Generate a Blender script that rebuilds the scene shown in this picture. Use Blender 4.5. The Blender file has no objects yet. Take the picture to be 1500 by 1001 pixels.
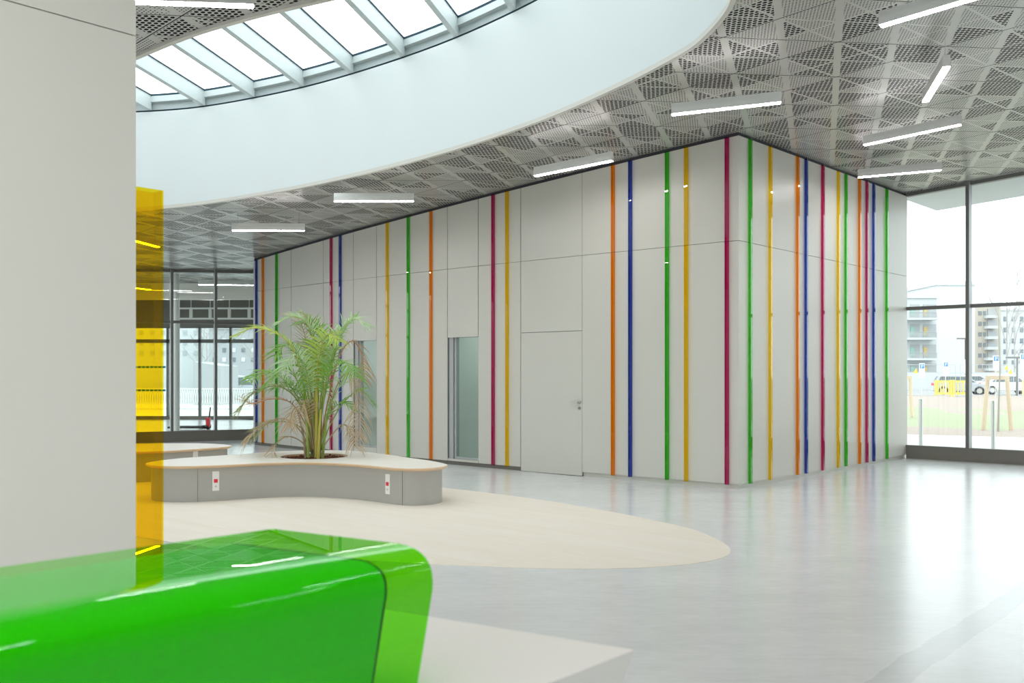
import bpy, bmesh, math, random
import numpy as np
from mathutils import Vector, Matrix
random.seed(7)
PI = math.pi
C = bpy.context.scene.collection
sc = bpy.context.scene
# ------------------------------------------------------------------ camera, sky, exposure
F, CX, CY, HC = 1391.0, 750.0, 547.5, 1.5
cd = bpy.data.cameras.new('camera'); cam = bpy.data.objects.new('camera', cd); C.objects.link(cam)
cam.location = (0, 0, HC); cam.rotation_euler = (PI/2, 0, 0)
cd.sensor_width = 36; cd.sensor_fit = 'HORIZONTAL'; cd.lens = F/1500*36
cd.shift_y = (CY-500.5)/1500; cd.clip_end = 600; cd.clip_start = 0.05
cd.dof.use_dof = True; cd.dof.focus_distance = 13.0; cd.dof.aperture_fstop = 4.0
sc.camera = cam
w = bpy.data.worlds.new('overcast_sky'); sc.world = w; w.use_nodes = True
SKY = 1.0
bg = w.node_tree.nodes['Background']; bg.inputs[0].default_value = (0.93, 0.97, 1.0, 1); bg.inputs[1].default_value = SKY
vs = sc.view_settings; vs.view_transform = 'Standard'; vs.look = 'None'; vs.gamma = 1; vs.use_curve_mapping = False
vs.exposure = 1.64
LAMP = 20.0
cy = sc.cycles
cy.use_denoising = True; cy.max_bounces = 10; cy.diffuse_bounces = 5; cy.glossy_bounces = 4
cy.transmission_bounces = 6; cy.transparent_max_bounces = 20; cy.caustics_reflective = False; cy.caustics_refractive = False
cy.sample_clamp_indirect = 4.0
# ------------------------------------------------------------------ building axes and planes
A = Vector((.746, -.666, 0)); R = Vector((.666, .746, 0))          # the two directions of the building
def AR(a, r, z=0): return Vector((A.x*a+R.x*r, A.y*a+R.y*r, z))
def toar(x, y): return x*A.x+y*A.y, x*R.x+y*R.y
def ceil(x, y): return 4.633+.0536*(x-2.934)-.0342*(y-12.285)
def at(u, v, Y): return Vector(((u-CX)/F*Y, Y, HC+(CY-v)/F*Y))
def on_z(u, v, z):
    Y = F*(HC-z)/(v-CY); return Vector(((u-CX)/F*Y, Y, z))
# ------------------------------------------------------------------ materials
def mat(name, col, rough=.5, metal=0, spec=.5, coat=0, em=None, ems=0):
    m = bpy.data.materials.new(name); m.use_nodes = True
    b = m.node_tree.nodes['Principled BSDF']
    b.inputs['Base Color'].default_value = (*col, 1); b.inputs['Roughness'].default_value = rough
    b.inputs['Metallic'].default_value = metal; b.inputs['Specular IOR Level'].default_value = spec
    b.inputs['Coat Weight'].default_value = coat; b.inputs['Coat Roughness'].default_value = .05
    if em: b.inputs['Emission Color'].default_value = (*em, 1); b.inputs['Emission Strength'].default_value = ems
    return m
class N:                                                            # tiny node expression helper
    def __init__(s, m): s.t = m.node_tree; s.n = s.t.nodes; s.l = s.t.links
    def put(s, sock, v):
        if isinstance(v, (int, float)): sock.default_value = v
        elif isinstance(v, tuple): sock.default_value = v if len(v) == len(sock.default_value) else (*v, 1)
        else: s.l.new(v, sock)
    def m(s, op, a, b=0, c=None):
        n = s.n.new('ShaderNodeMath'); n.operation = op; s.put(n.inputs[0], a); s.put(n.inputs[1], b)
        if c is not None: s.put(n.inputs[2], c)
        return n.outputs[0]
    def lin(s, x, y, ax, ay, c=0): return s.m('ADD', s.m('ADD', s.m('MULTIPLY', x, ax), s.m('MULTIPLY', y, ay)), c)
    def mix(s, f, a, b):
        n = s.n.new('ShaderNodeMix'); n.data_type = 'RGBA'; s.put(n.inputs[0], f); s.put(n.inputs[6], a); s.put(n.inputs[7], b); return n.outputs[2]
    def pos(s):
        g = s.n.new('ShaderNodeNewGeometry'); x = s.n.new('ShaderNodeSeparateXYZ'); s.l.new(g.outputs['Position'], x.inputs[0]); return g.outputs['Position'], x.outputs[0], x.outputs[1], x.outputs[2]
    def comb(s, a, b, c=0):
        n = s.n.new('ShaderNodeCombineXYZ'); s.put(n.inputs[0], a); s.put(n.inputs[1], b); s.put(n.inputs[2], c); return n.outputs[0]
    def noise(s, vec, scale, detail=4, rough=.55):
        n = s.n.new('ShaderNodeTexNoise'); s.put(n.inputs['Vector'], vec); n.inputs['Scale'].default_value = scale
        n.inputs['Detail'].default_value = detail; n.inputs['Roughness'].default_value = rough; return n.outputs[0]
    def white(s, vec):
        n = s.n.new('ShaderNodeTexWhiteNoise'); n.noise_dimensions = '3D'; s.put(n.inputs[0], vec); return n.outputs[0]
    def bsdf(s, **k):
        b = s.n['Principled BSDF']
        for kk, v in k.items(): s.put(b.inputs[kk.replace('_', ' ')], v)
        return b
    def bump(s, h, d=.01, st=.3):
        n = s.n.new('ShaderNodeBump'); n.inputs['Strength'].default_value = st; n.inputs['Distance'].default_value = d; s.put(n.inputs['Height'], h)
        s.l.new(n.outputs[0], s.n['Principled BSDF'].inputs['Normal'])
def glass(name, col, ior=1.45, rough=.0, boost=1.0):
    m = bpy.data.materials.new(name); m.use_nodes = True; t = m.node_tree; t.nodes.clear()
    o = t.nodes.new('ShaderNodeOutputMaterial'); mx = t.nodes.new('ShaderNodeMixShader'); tr = t.nodes.new('ShaderNodeBsdfTransparent')
    gl = t.nodes.new('ShaderNodeBsdfGlossy'); fr = t.nodes.new('ShaderNodeFresnel')
    tr.inputs[0].default_value = (*col, 1); gl.inputs['Roughness'].default_value = rough; fr.inputs[0].default_value = ior
    gl.inputs[0].default_value = (1, 1, 1, 1)
    geo = t.nodes.new('ShaderNodeNewGeometry')
    mul = t.nodes.new('ShaderNodeMath'); mul.operation = 'MULTIPLY'; mul.inputs[1].default_value = boost
    sub = t.nodes.new('ShaderNodeMath'); sub.operation = 'SUBTRACT'; sub.inputs[0].default_value = 1
    t.links.new(geo.outputs['Backfacing'], sub.inputs[1])             # a sheet reflects once, on its outer faces
    m2 = t.nodes.new('ShaderNodeMath'); m2.operation = 'MULTIPLY'
    t.links.new(fr.outputs[0], mul.inputs[0]); t.links.new(mul.outputs[0], m2.inputs[0]); t.links.new(sub.outputs[0], m2.inputs[1])
    t.links.new(m2.outputs[0], mx.inputs[0]); t.links.new(tr.outputs[0], mx.inputs[1]); t.links.new(gl.outputs[0], mx.inputs[2]); t.links.new(mx.outputs[0], o.inputs[0])
    return m
M = {}
M['panel'] = mat('light_grey_panel', (.58, .568, .515), .36)
M['panel_white'] = mat('beige_white_panel', (.78, .76, .70), .5)
M['joint'] = mat('dark_joint', (.04, .04, .05), .8)
M['frame'] = mat('grey_aluminium', (.16, .16, .155), .4)
M['frame_light'] = mat('light_aluminium', (.40, .42, .42), .4)
M['plinth'] = mat('warm_grey_plinth', (.20, .185, .165), .6)
M['well'] = mat('pale_plaster', (.68, .72, .725), .9, spec=.2)
M['rim'] = mat('beige_edge_trim', (.62, .6, .55), .5)
M['rafter'] = mat('pale_steel', (.55, .61, .61), .5)
M['gasket'] = mat('blue_black_gasket', (.03, .07, .10), .5)
M['clear'] = glass('window_glass', (.93, .97, .96))
M['room_glass'] = glass('greenish_glass', (.86, .95, .92))
M['steel'] = mat('brushed_steel', (.6, .6, .58), .3, 1)
M['lamp_body'] = mat('lamp_housing', (.78, .78, .76), .4)
M['lamp_light'] = mat('lamp_diffuser', (.9, .9, .9), .5, em=(1, .96, .95), ems=LAMP)
M['wire'] = mat('thin_wire', (.3, .3, .3), .4)
M['laminate'] = mat('grey_laminate', (.43, .42, .395), .42)
M['edge_wood'] = mat('plywood_edge', (.72, .52, .34), .55)
M['white_plastic'] = mat('white_plastic', (.85, .85, .85), .35)
M['red_plastic'] = mat('red_plastic', (.75, .03, .05), .4)
M['white'] = mat('white_paint', (.8, .79, .76), .7)
M['desk'] = mat('beige_laminate', (.80, .77, .735), .45)
M['dark'] = mat('near_black', (.02, .02, .02), .6)
M['soffit'] = mat('pale_soffit', (.62, .64, .64), .7)
M['brown_void'] = mat('dark_void', (.05, .045, .04), .9)
def streaky(name, c1, c2, vecscale, scale, rough, rvar=0, ang=None):
    m = mat(name, c1, rough); n = N(m); P, x, y, z = n.pos()
    p = n.lin(x, y, A.x, A.y); q = n.lin(x, y, R.x, R.y)
    v = n.comb(n.m('MULTIPLY', p, vecscale[0]), n.m('MULTIPLY', q, vecscale[1]), z)
    f = n.noise(v, scale, 6, .6)
    n.bsdf(Base_Color=n.mix(f, c1, c2))
    return m, n, p, q, f
M['wood_floor'], n_, p_, q_, f_ = streaky('whitewashed_wood_floor', (.74, .66, .54), (.84, .78, .68), (1.2, 9), 1.6, .5)
row = n_.m('FLOOR', n_.m('MULTIPLY', q_, 7.0)); tone = n_.white(n_.comb(row, n_.m('FLOOR', n_.m('ADD', n_.m('MULTIPLY', p_, .6), n_.m('MULTIPLY', row, .37)))))
n_.bsdf(Base_Color=n_.mix(n_.m('MULTIPLY', tone, .5), n_.mix(f_, (.72, .64, .52, 1), (.84, .78, .69, 1)), (.82, .77, .70, 1)))
M['bench_wood'], n_, p_, q_, f_ = streaky('whitewashed_bench_top', (.80, .74, .67), (.88, .84, .79), (1.2, 12), 2.2, .35)
# polished concrete
m = M['floor'] = mat('polished_concrete', (.5, .52, .53), .25); n = N(m); P, x, y, z = n.pos()
p = n.lin(x, y, A.x, A.y); q = n.lin(x, y, R.x, R.y)
f1 = n.noise(n.comb(n.m('MULTIPLY', x, .55), n.m('MULTIPLY', y, 1.2)), 1.4, 8, .62)
f2 = n.noise(n.comb(n.m('MULTIPLY', x, 2.0), n.m('MULTIPLY', y, 7)), 3.0, 6, .65)
f = n.m('ADD', n.m('MULTIPLY', f1, .6), n.m('MULTIPLY', f2, .4))
mr = n.n.new('ShaderNodeMapRange'); n.put(mr.inputs[0], f); mr.inputs[1].default_value = .3; mr.inputs[2].default_value = .7
colr = n.mix(mr.outputs[0], (.60, .615, .615, 1), (.75, .76, .755, 1))
wob = n.m('MULTIPLY', n.m('SUBTRACT', n.noise(n.comb(x, y), 2.5, 5), .5), .10)
band = n.m('LESS_THAN', n.m('ABSOLUTE', n.m('ADD', n.m('ADD', p, 1.72), wob)), .085)
colr = n.mix(n.m('MULTIPLY', band, .35), colr, (.40, .41, .42, 1))
n.bsdf(Base_Color=colr, Roughness=n.m('ADD', n.m('MULTIPLY', f2, .14), .15))
# perforated metal ceiling: triangular lattice of perforated fields, solid strips and black joints
m = M['ceiling'] = mat('perforated_metal_ceiling', (.5, .5, .47), .27, metal=.0, spec=.6); n = N(m); P, x, y, z = n.pos()
p = n.lin(x, y, A.x, A.y); q = n.lin(x, y, R.x, R.y)
S = n.lin(p, q, 1/1.14, .44/1.14, -.155); U = n.m('SUBTRACT', q, .065); T = n.m('SUBTRACT', S, U)
Wf = n.m('SUBTRACT', n.m('MULTIPLY', S, 2), U)
def ld(v, k, span):                                                 # distance in metres to the nearest line v*k = integer
    fr = n.m('FRACT', n.m('MULTIPLY', v, k)); d = n.m('SUBTRACT', .5, n.m('ABSOLUTE', n.m('SUBTRACT', fr, .5))); return n.m('MULTIPLY', d, span/k)
dS, dU, dT, dW = ld(S, 2, 1.043), ld(U, 2, 1.0), ld(T, 2, .934), ld(Wf, 1, .565)
strip = n.m('MAXIMUM', n.m('MAXIMUM', n.m('LESS_THAN', dS, .036), n.m('LESS_THAN', dU, .013)), n.m('MAXIMUM', n.m('LESS_THAN', dT, .013), n.m('LESS_THAN', dW, .014)))
joint = n.m('MAXIMUM', n.m('LESS_THAN', ld(U, 1, 1.0), .006), n.m('LESS_THAN', ld(T, 1, .934), .006))
h = n.white(n.comb(n.m('ADD', n.m('FLOOR', n.m('MULTIPLY', U, 2)), n.m('MULTIPLY', n.m('FLOOR', Wf), .37)), n.m('FLOOR', n.m('MULTIPLY', S, 2)), n.m('FLOOR', n.m('MULTIPLY', T, 2))))
big = n.m('GREATER_THAN', h, .42)
def dots(px, py, kx, ky):
    rw = n.m('DIVIDE', q, py); xx = n.m('ADD', n.m('DIVIDE', p, px), n.m('MULTIPLY', n.m('MODULO', n.m('FLOOR', rw), 2), .5))
    fx = n.m('MULTIPLY', n.m('SUBTRACT', n.m('FRACT', xx), .5), px/kx); fy = n.m('MULTIPLY', n.m('SUBTRACT', n.m('FRACT', rw), .5), py/ky)
    return n.m('LESS_THAN', n.m('SQRT', n.m('ADD', n.m('MULTIPLY', fx, fx), n.m('MULTIPLY', fy, fy))), 1)
hole = n.m('ADD', n.m('MULTIPLY', big, dots(.056, .044, .0215, .0175)), n.m('MULTIPLY', n.m('SUBTRACT', 1, big), dots(.034, .030, .0085, .0075)))
hole = n.m('MULTIPLY', hole, n.m('SUBTRACT', 1, strip))
hole = n.m('MAXIMUM', hole, joint)
n.bsdf(Base_Color=n.mix(hole, (.49, .485, .455, 1), (.02, .02, .025, 1)), Specular_IOR_Level=n.m('MULTIPLY', n.m('SUBTRACT', 1, hole), .6))
COL = dict(orange=(1, .71, .08), yellow=(1, .885, .12), green=(.45, .86, .33), blue=(.36, .47, .80), magenta=(.86, .28, .58))
for k, c in COL.items(): M['acr_'+k] = glass(k+'_acrylic', c, 1.49)
M['green_hood'] = glass('green_acrylic', (.38, .91, .015), 1.45)
M['yellow_cap'] = glass('amber_acrylic', (.995, .865, .10), 1.45)
# ------------------------------------------------------------------ mesh helpers
class MB:
    def __init__(s): s.v = []; s.f = []; s.mi = []
    def add(s, vs, fs, mi=0):
        o = len(s.v); s.v += [tuple(v) for v in vs]; s.f += [tuple(i+o for i in f) for f in fs]; s.mi += [mi]*len(fs); return s
    def prism(s, pts, z0, z1, mi=0):                                # plan polygon, heights may be functions
        n = len(pts); a = [Vector((p[0], p[1], z0(p[0], p[1]) if callable(z0) else z0)) for p in pts]
        b = [Vector((p[0], p[1], z1(p[0], p[1]) if callable(z1) else z1)) for p in pts]
        return s.add(a+b, [tuple(range(n))[::-1], tuple(range(n, 2*n))]+[(i, (i+1) % n, n+(i+1) % n, n+i) for i in range(n)], mi)
    def obox(s, c, ax, ay, az, mi=0):                               # centre and three half-axis vectors
        c, ax, ay, az = map(Vector, (c, ax, ay, az)); P = []
        for k in (-1, 1):
            for i, j in ((-1, -1), (1, -1), (1, 1), (-1, 1)): P.append(c+ax*i+ay*j+az*k)
        return s.add(P, [(3, 2, 1, 0), (4, 5, 6, 7), (0, 1, 5, 4), (1, 2, 6, 5), (2, 3, 7, 6), (3, 0, 4, 7)], mi)
    def box(s, x0, x1, y0, y1, z0, z1, mi=0):
        return s.obox(((x0+x1)/2, (y0+y1)/2, (z0+z1)/2), ((x1-x0)/2, 0, 0), (0, (y1-y0)/2, 0), (0, 0, (z1-z0)/2), mi)
    def tube(s, pts, rad, k=8, mi=0, cap=True):
        pts = [Vector(p) for p in pts]; rs = rad if isinstance(rad, (list, tuple)) else [rad]*len(pts)
        o = []; fs = []
        for i, p in enumerate(pts):
            d = (pts[min(i+1, len(pts)-1)]-pts[max(i-1, 0)]).normalized()
            a = d.cross(Vector((0, 0, 1)));  a = Vector((1, 0, 0)) if a.length < 1e-3 else a.normalized(); b = d.cross(a)
            o += [p+(a*math.cos(2*PI*j/k)+b*math.sin(2*PI*j/k))*rs[i] for j in range(k)]
        for i in range(len(pts)-1):
            for j in range(k): fs.append((i*k+j, i*k+(j+1) % k, (i+1)*k+(j+1) % k, (i+1)*k+j))
        if cap: fs += [tuple(range(k))[::-1], tuple(range((len(pts)-1)*k, len(pts)*k))]
        return s.add(o, fs, mi)
    def build(s, name, ms, parent=None, smooth=False, bevel=0):
        me = bpy.data.meshes.new(name); me.from_pydata(s.v, [], s.f)
        for mm in (ms if isinstance(ms, list) else [ms]): me.materials.append(mm)
        for i, pl in enumerate(me.polygons): pl.material_index = s.mi[i]; pl.use_smooth = smooth
        bm = bmesh.new(); bm.from_mesh(me); bmesh.ops.recalc_face_normals(bm, faces=bm.faces); bm.to_mesh(me); bm.free()
        if smooth: me.set_sharp_from_angle(angle=math.radians(35))
        o = bpy.data.objects.new(name, me); C.objects.link(o)
        if parent: o.parent = parent; o.matrix_parent_inverse = Matrix.Translation(-parent.location) if not parent.rotation_euler.z else parent.matrix_basis.inverted()
        if bevel:
            b = o.modifiers.new('bevel', 'BEVEL'); b.width = bevel; b.segments = 2; b.limit_method = 'ANGLE'
        return o
def tag(o, label=None, cat=None, group=None, kind=None):
    for k, v in (('label', label), ('category', cat), ('group', group), ('kind', kind)):
        if v: o[k] = v
    return o
def struct(o, label=None): o['kind'] = 'structure'; return tag(o, label)
def empty(name, loc, label, cat, group=None):
    o = bpy.data.objects.new(name, None); C.objects.link(o); o.location = loc; o.empty_display_size = .1; return tag(o, label, cat, group)
def smooth_loop(P, k=8):                                            # closed Catmull-Rom
    out = []; n = len(P)
    for i in range(n):
        p0, p1, p2, p3 = [np.array(P[(i+j-1) % n], float) for j in range(4)]
        for t in np.arange(k)/k: out.append(tuple(.5*((2*p1)+(p2-p0)*t+(2*p0-5*p1+4*p2-p3)*t*t+(3*p1-p0-3*p2+p3)*t**3)))
    return out
def offset_loop(L, d):                                              # d > 0 outwards for a counter-clockwise loop
    n = len(L); ar = sum(L[i][0]*L[(i+1) % n][1]-L[(i+1) % n][0]*L[i][1] for i in range(n)); sg = 1 if ar > 0 else -1; out = []
    for i in range(n):
        t = Vector((L[(i+1) % n][0]-L[i-1][0], L[(i+1) % n][1]-L[i-1][1])).normalized(); out.append((L[i][0]+t.y*sg*d, L[i][1]-t.x*sg*d))
    return out
def ring(mb, L0, z0, L1, z1, mi=0):
    n = len(L0); f = lambda z, p: z(p[0], p[1]) if callable(z) else z
    mb.add([(p[0], p[1], f(z0, p)) for p in L0]+[(p[0], p[1], f(z1, p)) for p in L1], [(i, (i+1) % n, n+(i+1) % n, n+i) for i in range(n)], mi)
def flat(name, outer, hole, zf, m, holes2=()):
    bm = bmesh.new()
    for L in [outer]+([hole] if hole else [])+list(holes2):
        vsx = [bm.verts.new((p[0], p[1], zf(p[0], p[1]) if callable(zf) else zf)) for p in L]
        for i in range(len(vsx)): bm.edges.new((vsx[i], vsx[(i+1) % len(vsx)]))
    bmesh.ops.triangle_fill(bm, use_beauty=True, use_dissolve=False, edges=bm.edges)
    bmesh.ops.recalc_face_normals(bm, faces=bm.faces)
    me = bpy.data.meshes.new(name); bm.to_mesh(me); bm.free(); me.materials.append(m); o = bpy.data.objects.new(name, me); C.objects.link(o); return o
# ------------------------------------------------------------------ room shell
RW = 17.25                                                          # window wall at r = RW
CORN = Vector((2.934, 12.285, 0)); AC, RC = toar(CORN.x, CORN.y)     # box corner
COR2 = AR(AC, RW)
E0, S0 = 9.0, -4.5                                                  # east (a) and south (r) limits
AW = -19.6
NEARW = (-1.917, 4.84)
facpts = [(-5.43, 19.97), (-4.41, 18.93), (-3.60, 18.13), (-2.91, 17.40), (-2.41, 16.91), (-1.066, 15.69), (-.542, 15.22), (.133, 14.60), (1.025, 13.84), (2.934, 12.285)]
fa = [toar(*q) for q in facpts]; cf = np.polyfit([q[0] for q in fa], [q[1] for q in fa], 2)
a_c = AC; r_c = float(np.polyval(cf, a_c)); CORN = AR(a_c, r_c)
def fac(a): return AR(a, float(np.polyval(cf, a)))
def facu(u):                                                        # facade abscissa seen at a pixel column
    lo, hi = -18.5, a_c+1
    for _ in range(50):
        md = (lo+hi)/2; p = fac(md)
        if p.x/p.y*F+CX < u: lo = md
        else: hi = md
    return (lo+hi)/2
def fn(a):                                                          # outward normal of the curved facade
    t = (fac(a+.01)-fac(a-.01)).normalized(); return Vector((t.y, -t.x, 0)) if (Vector((t.y, -t.x, 0)).dot(-R) > 0) else Vector((-t.y, t.x, 0))
rdir = (COR2-CORN).normalized(); rn = Vector((rdir.y, -rdir.x, 0))   # right face direction and outward normal
corners = [AR(AW, S0), AR(E0, S0), AR(E0, RW), AR(AW, RW)]
oval = smooth_loop([(1.87, 8.17), (1.79, 8.93), (1.60, 9.42), (1.05, 10.33), (.25, 11.36), (-.99, 12.53), (-2.54, 13.61), (-3.89, 14.3), (-5.2, 14.74), (-6.6, 14.8), (-7.7, 14.3),
                    (-8.1, 13.4), (-7.6, 12.3), (-6.4, 11.0), (-5, 9.8), (-3.44, 8.72), (-2.61, 8.19), (-1.61, 7.76), (-.6, 7.45), (.45, 7.28), (1.2, 7.38), (1.68, 7.68)], 6)
fl = MB(); c4 = [AR(-45, S0), AR(E0, S0), AR(E0, RW), AR(-45, RW)]
fl.add([(p.x, p.y, 0) for p in c4], [(0, 1, 2, 3)]); struct(fl.build('floor', M['floor']))
wf = MB(); wf.prism(oval, .0005, .003); struct(wf.build('floor_inlay', M['wood_floor']), 'whitewashed wood oval let into the concrete floor')
cb = [AR(AW+.1, S0), AR(E0, S0), AR(E0, RW), AR(AW-.5, RW)]
co = flat('ceiling', [(p.x, p.y) for p in cb], oval, ceil, M['ceiling']); struct(co)
rf = flat('roof', [(p.x, p.y) for p in [AR(AW+.1, S0), AR(E0, S0), AR(E0, RW+2.2), AR(AW-.5, RW+2.2)]], offset_loop(oval, .3), lambda x, y: ceil(x, y)+.35, M['soffit']); struct(rf)
so = MB(); so.prism([tuple(AR(a, r)[:2]) for a, r in ((AC-.2, RW+.08), (E0, RW+.08), (E0, RW+2.2), (AC-.2, RW+2.2))], lambda x, y: ceil(x, y)-.01, lambda x, y: ceil(x, y)+.34)
struct(so.build('soffit', M['soffit']))
# rim of the ceiling opening and the shaft
rm = MB(); o1 = offset_loop(oval, .05); zl = lambda d: (lambda x, y: ceil(x, y)+d)
ring(rm, oval, zl(-.03), o1, zl(-.03)); ring(rm, o1, zl(-.03), o1, zl(.02)); ring(rm, oval, zl(-.03), oval, zl(.02))
struct(rm.build('trim_1', M['rim']))
TOP = lambda x, y: 5.665+.0088*(x+3.9)-.0883*(y-14.3)
we = MB(); ring(we, offset_loop(oval, .004), zl(.0), offset_loop(oval, .004), lambda x, y: TOP(x, y)-.02); struct(we.build('wall_skylight_shaft', M['well'], smooth=True))
sk = MB(); ring(sk, offset_loop(oval, .06), lambda x, y: TOP(x, y)-.03, offset_loop(oval, -.003), lambda x, y: TOP(x, y)-.0, 1)
up = lambda d: (lambda x, y: TOP(x, y)+d)
ring(sk, offset_loop(oval, .05), up(0), offset_loop(oval, .05), up(.12)); ring(sk, offset_loop(oval, .05), up(.12), offset_loop(oval, -.03), up(.12)); ring(sk, offset_loop(oval, -.03), up(.12), offset_loop(oval, -.03), up(.21))
ring(sk, offset_loop(oval, -.03), up(.21), offset_loop(oval, -.045), up(.235), 1); ring(sk, offset_loop(oval, .3), up(.24), offset_loop(oval, -.045), up(.235)); ring(sk, offset_loop(oval, .3), up(.24), offset_loop(oval, .3), zl(.2))
skr = struct(sk.build('window_1', [M['rafter'], M['gasket']])); skr['label'] = 'oval skylight with parallel pale steel bars'
bd = Vector((.28, .96, 0)).normalized(); bp = Vector((bd.y, -bd.x, 0))
def chord(off):                                                     # where a bar line crosses the oval
    ts = []; n = len(oval)
    for i in range(n):
        a_, b_ = Vector(oval[i]).to_3d(), Vector(oval[(i+1) % n]).to_3d(); da, db = a_.dot(bp)-off, b_.dot(bp)-off
        if da*db < 0: q_ = a_+(b_-a_)*(da/(da-db)); ts.append(q_.dot(bd))
    return (min(ts), max(ts)) if len(ts) >= 2 else None
base = Vector((-3.91, 14.31, 0)).dot(bp)
for k in range(-6, 10):
    off = base+k*.905; ch = chord(off)
    if not ch: continue
    mb = MB(); g = MB()
    e = [bp*off+bd*t for t in ch]
    for hw, z0, z1, mm, tgt in ((.038, .0, .22, 0, mb), (.055, .222, .236, 0, g)):
        L = [e[0]-bp*hw, e[1]-bp*hw, e[1]+bp*hw, e[0]+bp*hw]
        tgt.add([(q_.x, q_.y, TOP(q_.x, q_.y)+z0) for q_ in L]+[(q_.x, q_.y, TOP(q_.x, q_.y)+z1) for q_ in L], [(3, 2, 1, 0), (4, 5, 6, 7), (0, 1, 5, 4), (1, 2, 6, 5), (2, 3, 7, 6), (3, 0, 4, 7)])
    b_ = mb.build('glazing_bar', M['rafter'], skr); g.build('gasket', M['gasket'], b_)
gl = flat('skylight_pane', offset_loop(oval, -.02), None, up(.245), M['clear']); gl.parent = skr
# closing walls out of the frame
def wall(name, p0, p1, z1, th=.12, m=None, z0=0):
    d = (p1-p0).normalized(); nn = Vector((d.y, -d.x, 0))*th
    mb = MB(); mb.prism([tuple(q_[:2]) for q_ in (p0, p1, p1+nn, p0+nn)], z0, z1); return struct(mb.build(name, m or M['white']))

# curtain walls of glass with mullions, transom, plinth
def curtain(name, p0, p1, ts, trans, zs=.236, light=True, head=.06, zh=0.0):
    d = (p1-p0).normalized(); L = (p1-p0).length; nn = Vector((d.y, -d.x, 0))
    if nn.dot(Vector((0, 9, 0))-p0) < 0: nn = -nn                    # nn points into the hall
    top = lambda t: ceil(*(p0+d*t)[:2])-zh
    def bar(mb, t0, t1, z0, z1, d0, d1):
        q_ = [p0+d*t0+nn*d0, p0+d*t1+nn*d0, p0+d*t1+nn*d1, p0+d*t0+nn*d1]
        zz = z1 if callable(z1) else (lambda x, y: z1); z_ = z0 if callable(z0) else (lambda x, y: z0)
        mb.prism([tuple(v_[:2]) for v_ in q_], z_, zz)
    m1 = MB(); bar(m1, 0, L, 0, zs-.03, .06, .0); bar(m1, 0, L, zs-.03, zs, .075, -.02)
    root = struct(m1.build(name, M['plinth'])); zc = lambda x, y: ceil(x, y)-zh
    for t in ts:
        m2 = MB(); bar(m2, t-.027, t+.027, zs, zc, .13, -.03); m2.build('mullion', M['frame_light'], root)
        m2 = MB(); bar(m2, t-.028, t+.028, zs, zc, .142, .13); m2.build('mullion_cover', M['frame'], root)
    m3 = MB()
    for z in trans: bar(m3, 0, L, z-.03, z+.03, .055, -.04)
    bar(m3, 0, L, lambda x, y: ceil(x, y)-head-zh, zc, .055, -.06); m3.build('transom', M['frame'], root)
    m4 = MB(); bar(m4, 0, L, zs, zc, -.012, -.004); m4.build('pane', M['clear'], root)
    return root
n_end = AR(E0, RW)
cw = curtain('window_2', COR2-Vector((0, 0, 0)), n_end, [1.04, 2.94, 4.84, 6.74, 8.64, 10.5, 12.4, 14.3], [2.65])
cw['label'] = 'full height glass wall looking on to the car park'
wall('wall_east', AR(E0, S0), AR(E0, RW), lambda x, y: ceil(x, y)+.34, m=M['rim'])
curtain('window_3', AR(-10, S0), AR(E0, S0), [1.9*k for k in range(1, 10)], [2.65])  # unseen glass wall behind the camera, added to let in more light
wall('wall_south', AR(AW, S0), AR(-10, S0), lambda x, y: ceil(x, y)+.34)
# near partition with an amber cap on its end
pe = Vector((*NEARW, 0)); pb = pe-R*4.3
for nm, z0, z1 in (('wall_near', .0, 3.218), ):
    mb = MB(); q_ = [pe, pb, pb-A*.1, pe-A*.1]; mb.prism([tuple(v_[:2]) for v_ in q_], z0, z1)
    mb.prism([tuple(v_[:2]) for v_ in q_], 3.224, lambda x, y: ceil(x, y)); 
    qq = [pe-A*.01-R*.01, pb-A*.01, pb-A*.09, pe-A*.09-R*.01]; mb.prism([tuple(v_[:2]) for v_ in qq], 3.21, 3.23, 1)
    struct(mb.build(nm, [M['panel_white'], M['plinth']]))
cap = MB(); pr = [pe+R*.001, pe+R*.15, pe+R*.15-A*.1, pe+R*.001-A*.1, pe+R*.001-A*.094, pe+R*.144-A*.094, pe+R*.144-A*.006, pe+R*.001-A*.006]
cap.prism([tuple(v_[:2]) for v_ in pr], .0, 2.455)
tag(cap.build('edge_cap', M['yellow_cap']), 'tall amber transparent acrylic cap on the end of the beige partition', 'panel')
# ------------------------------------------------------------------ the box: curved front wall and right wall
ZB, ZJ, GAP = .064, 3.224, .045
ztop = lambda x, y: ceil(x, y)-.05
cuts = [facu(u) for u in (371.0, 426.4, 473.6, 517.6, 551.6, 655.5, 700.5, 762.8, 853.0)]+[a_c]
def curved(mb, a0, a1, z0, z1, d0=0.0, d1=-.02, mi=0, g=.0035):
    n = max(2, int((a1-a0)/.25)); aa = [a0+g+(a1-a0-2*g)*i/n for i in range(n+1)]
    f0 = [fac(a)+fn(a)*d0 for a in aa]; f1 = [fac(a)+fn(a)*d1 for a in aa]
    for i in range(n):
        mb.prism([tuple(f0[i][:2]), tuple(f0[i+1][:2]), tuple(f1[i+1][:2]), tuple(f1[i][:2])], z0, z1, mi)
openings = {3: (HC+(CY-498.5)/F*16.95, .17), 5: (HC+(CY-494)/F*15.4, .10)}
fw = MB(); nC = len(cuts)
def slabpts(a0, a1, g=.0065):
    n = max(2, int((a1-a0)/.25)); aa = [a0+g+(a1-a0-2*g)*i/n for i in range(n+1)]
    return [tuple(fac(a)[:2]) for a in aa]+[tuple((fac(a)-fn(a)*.02)[:2]) for a in aa[::-1]]
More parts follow.
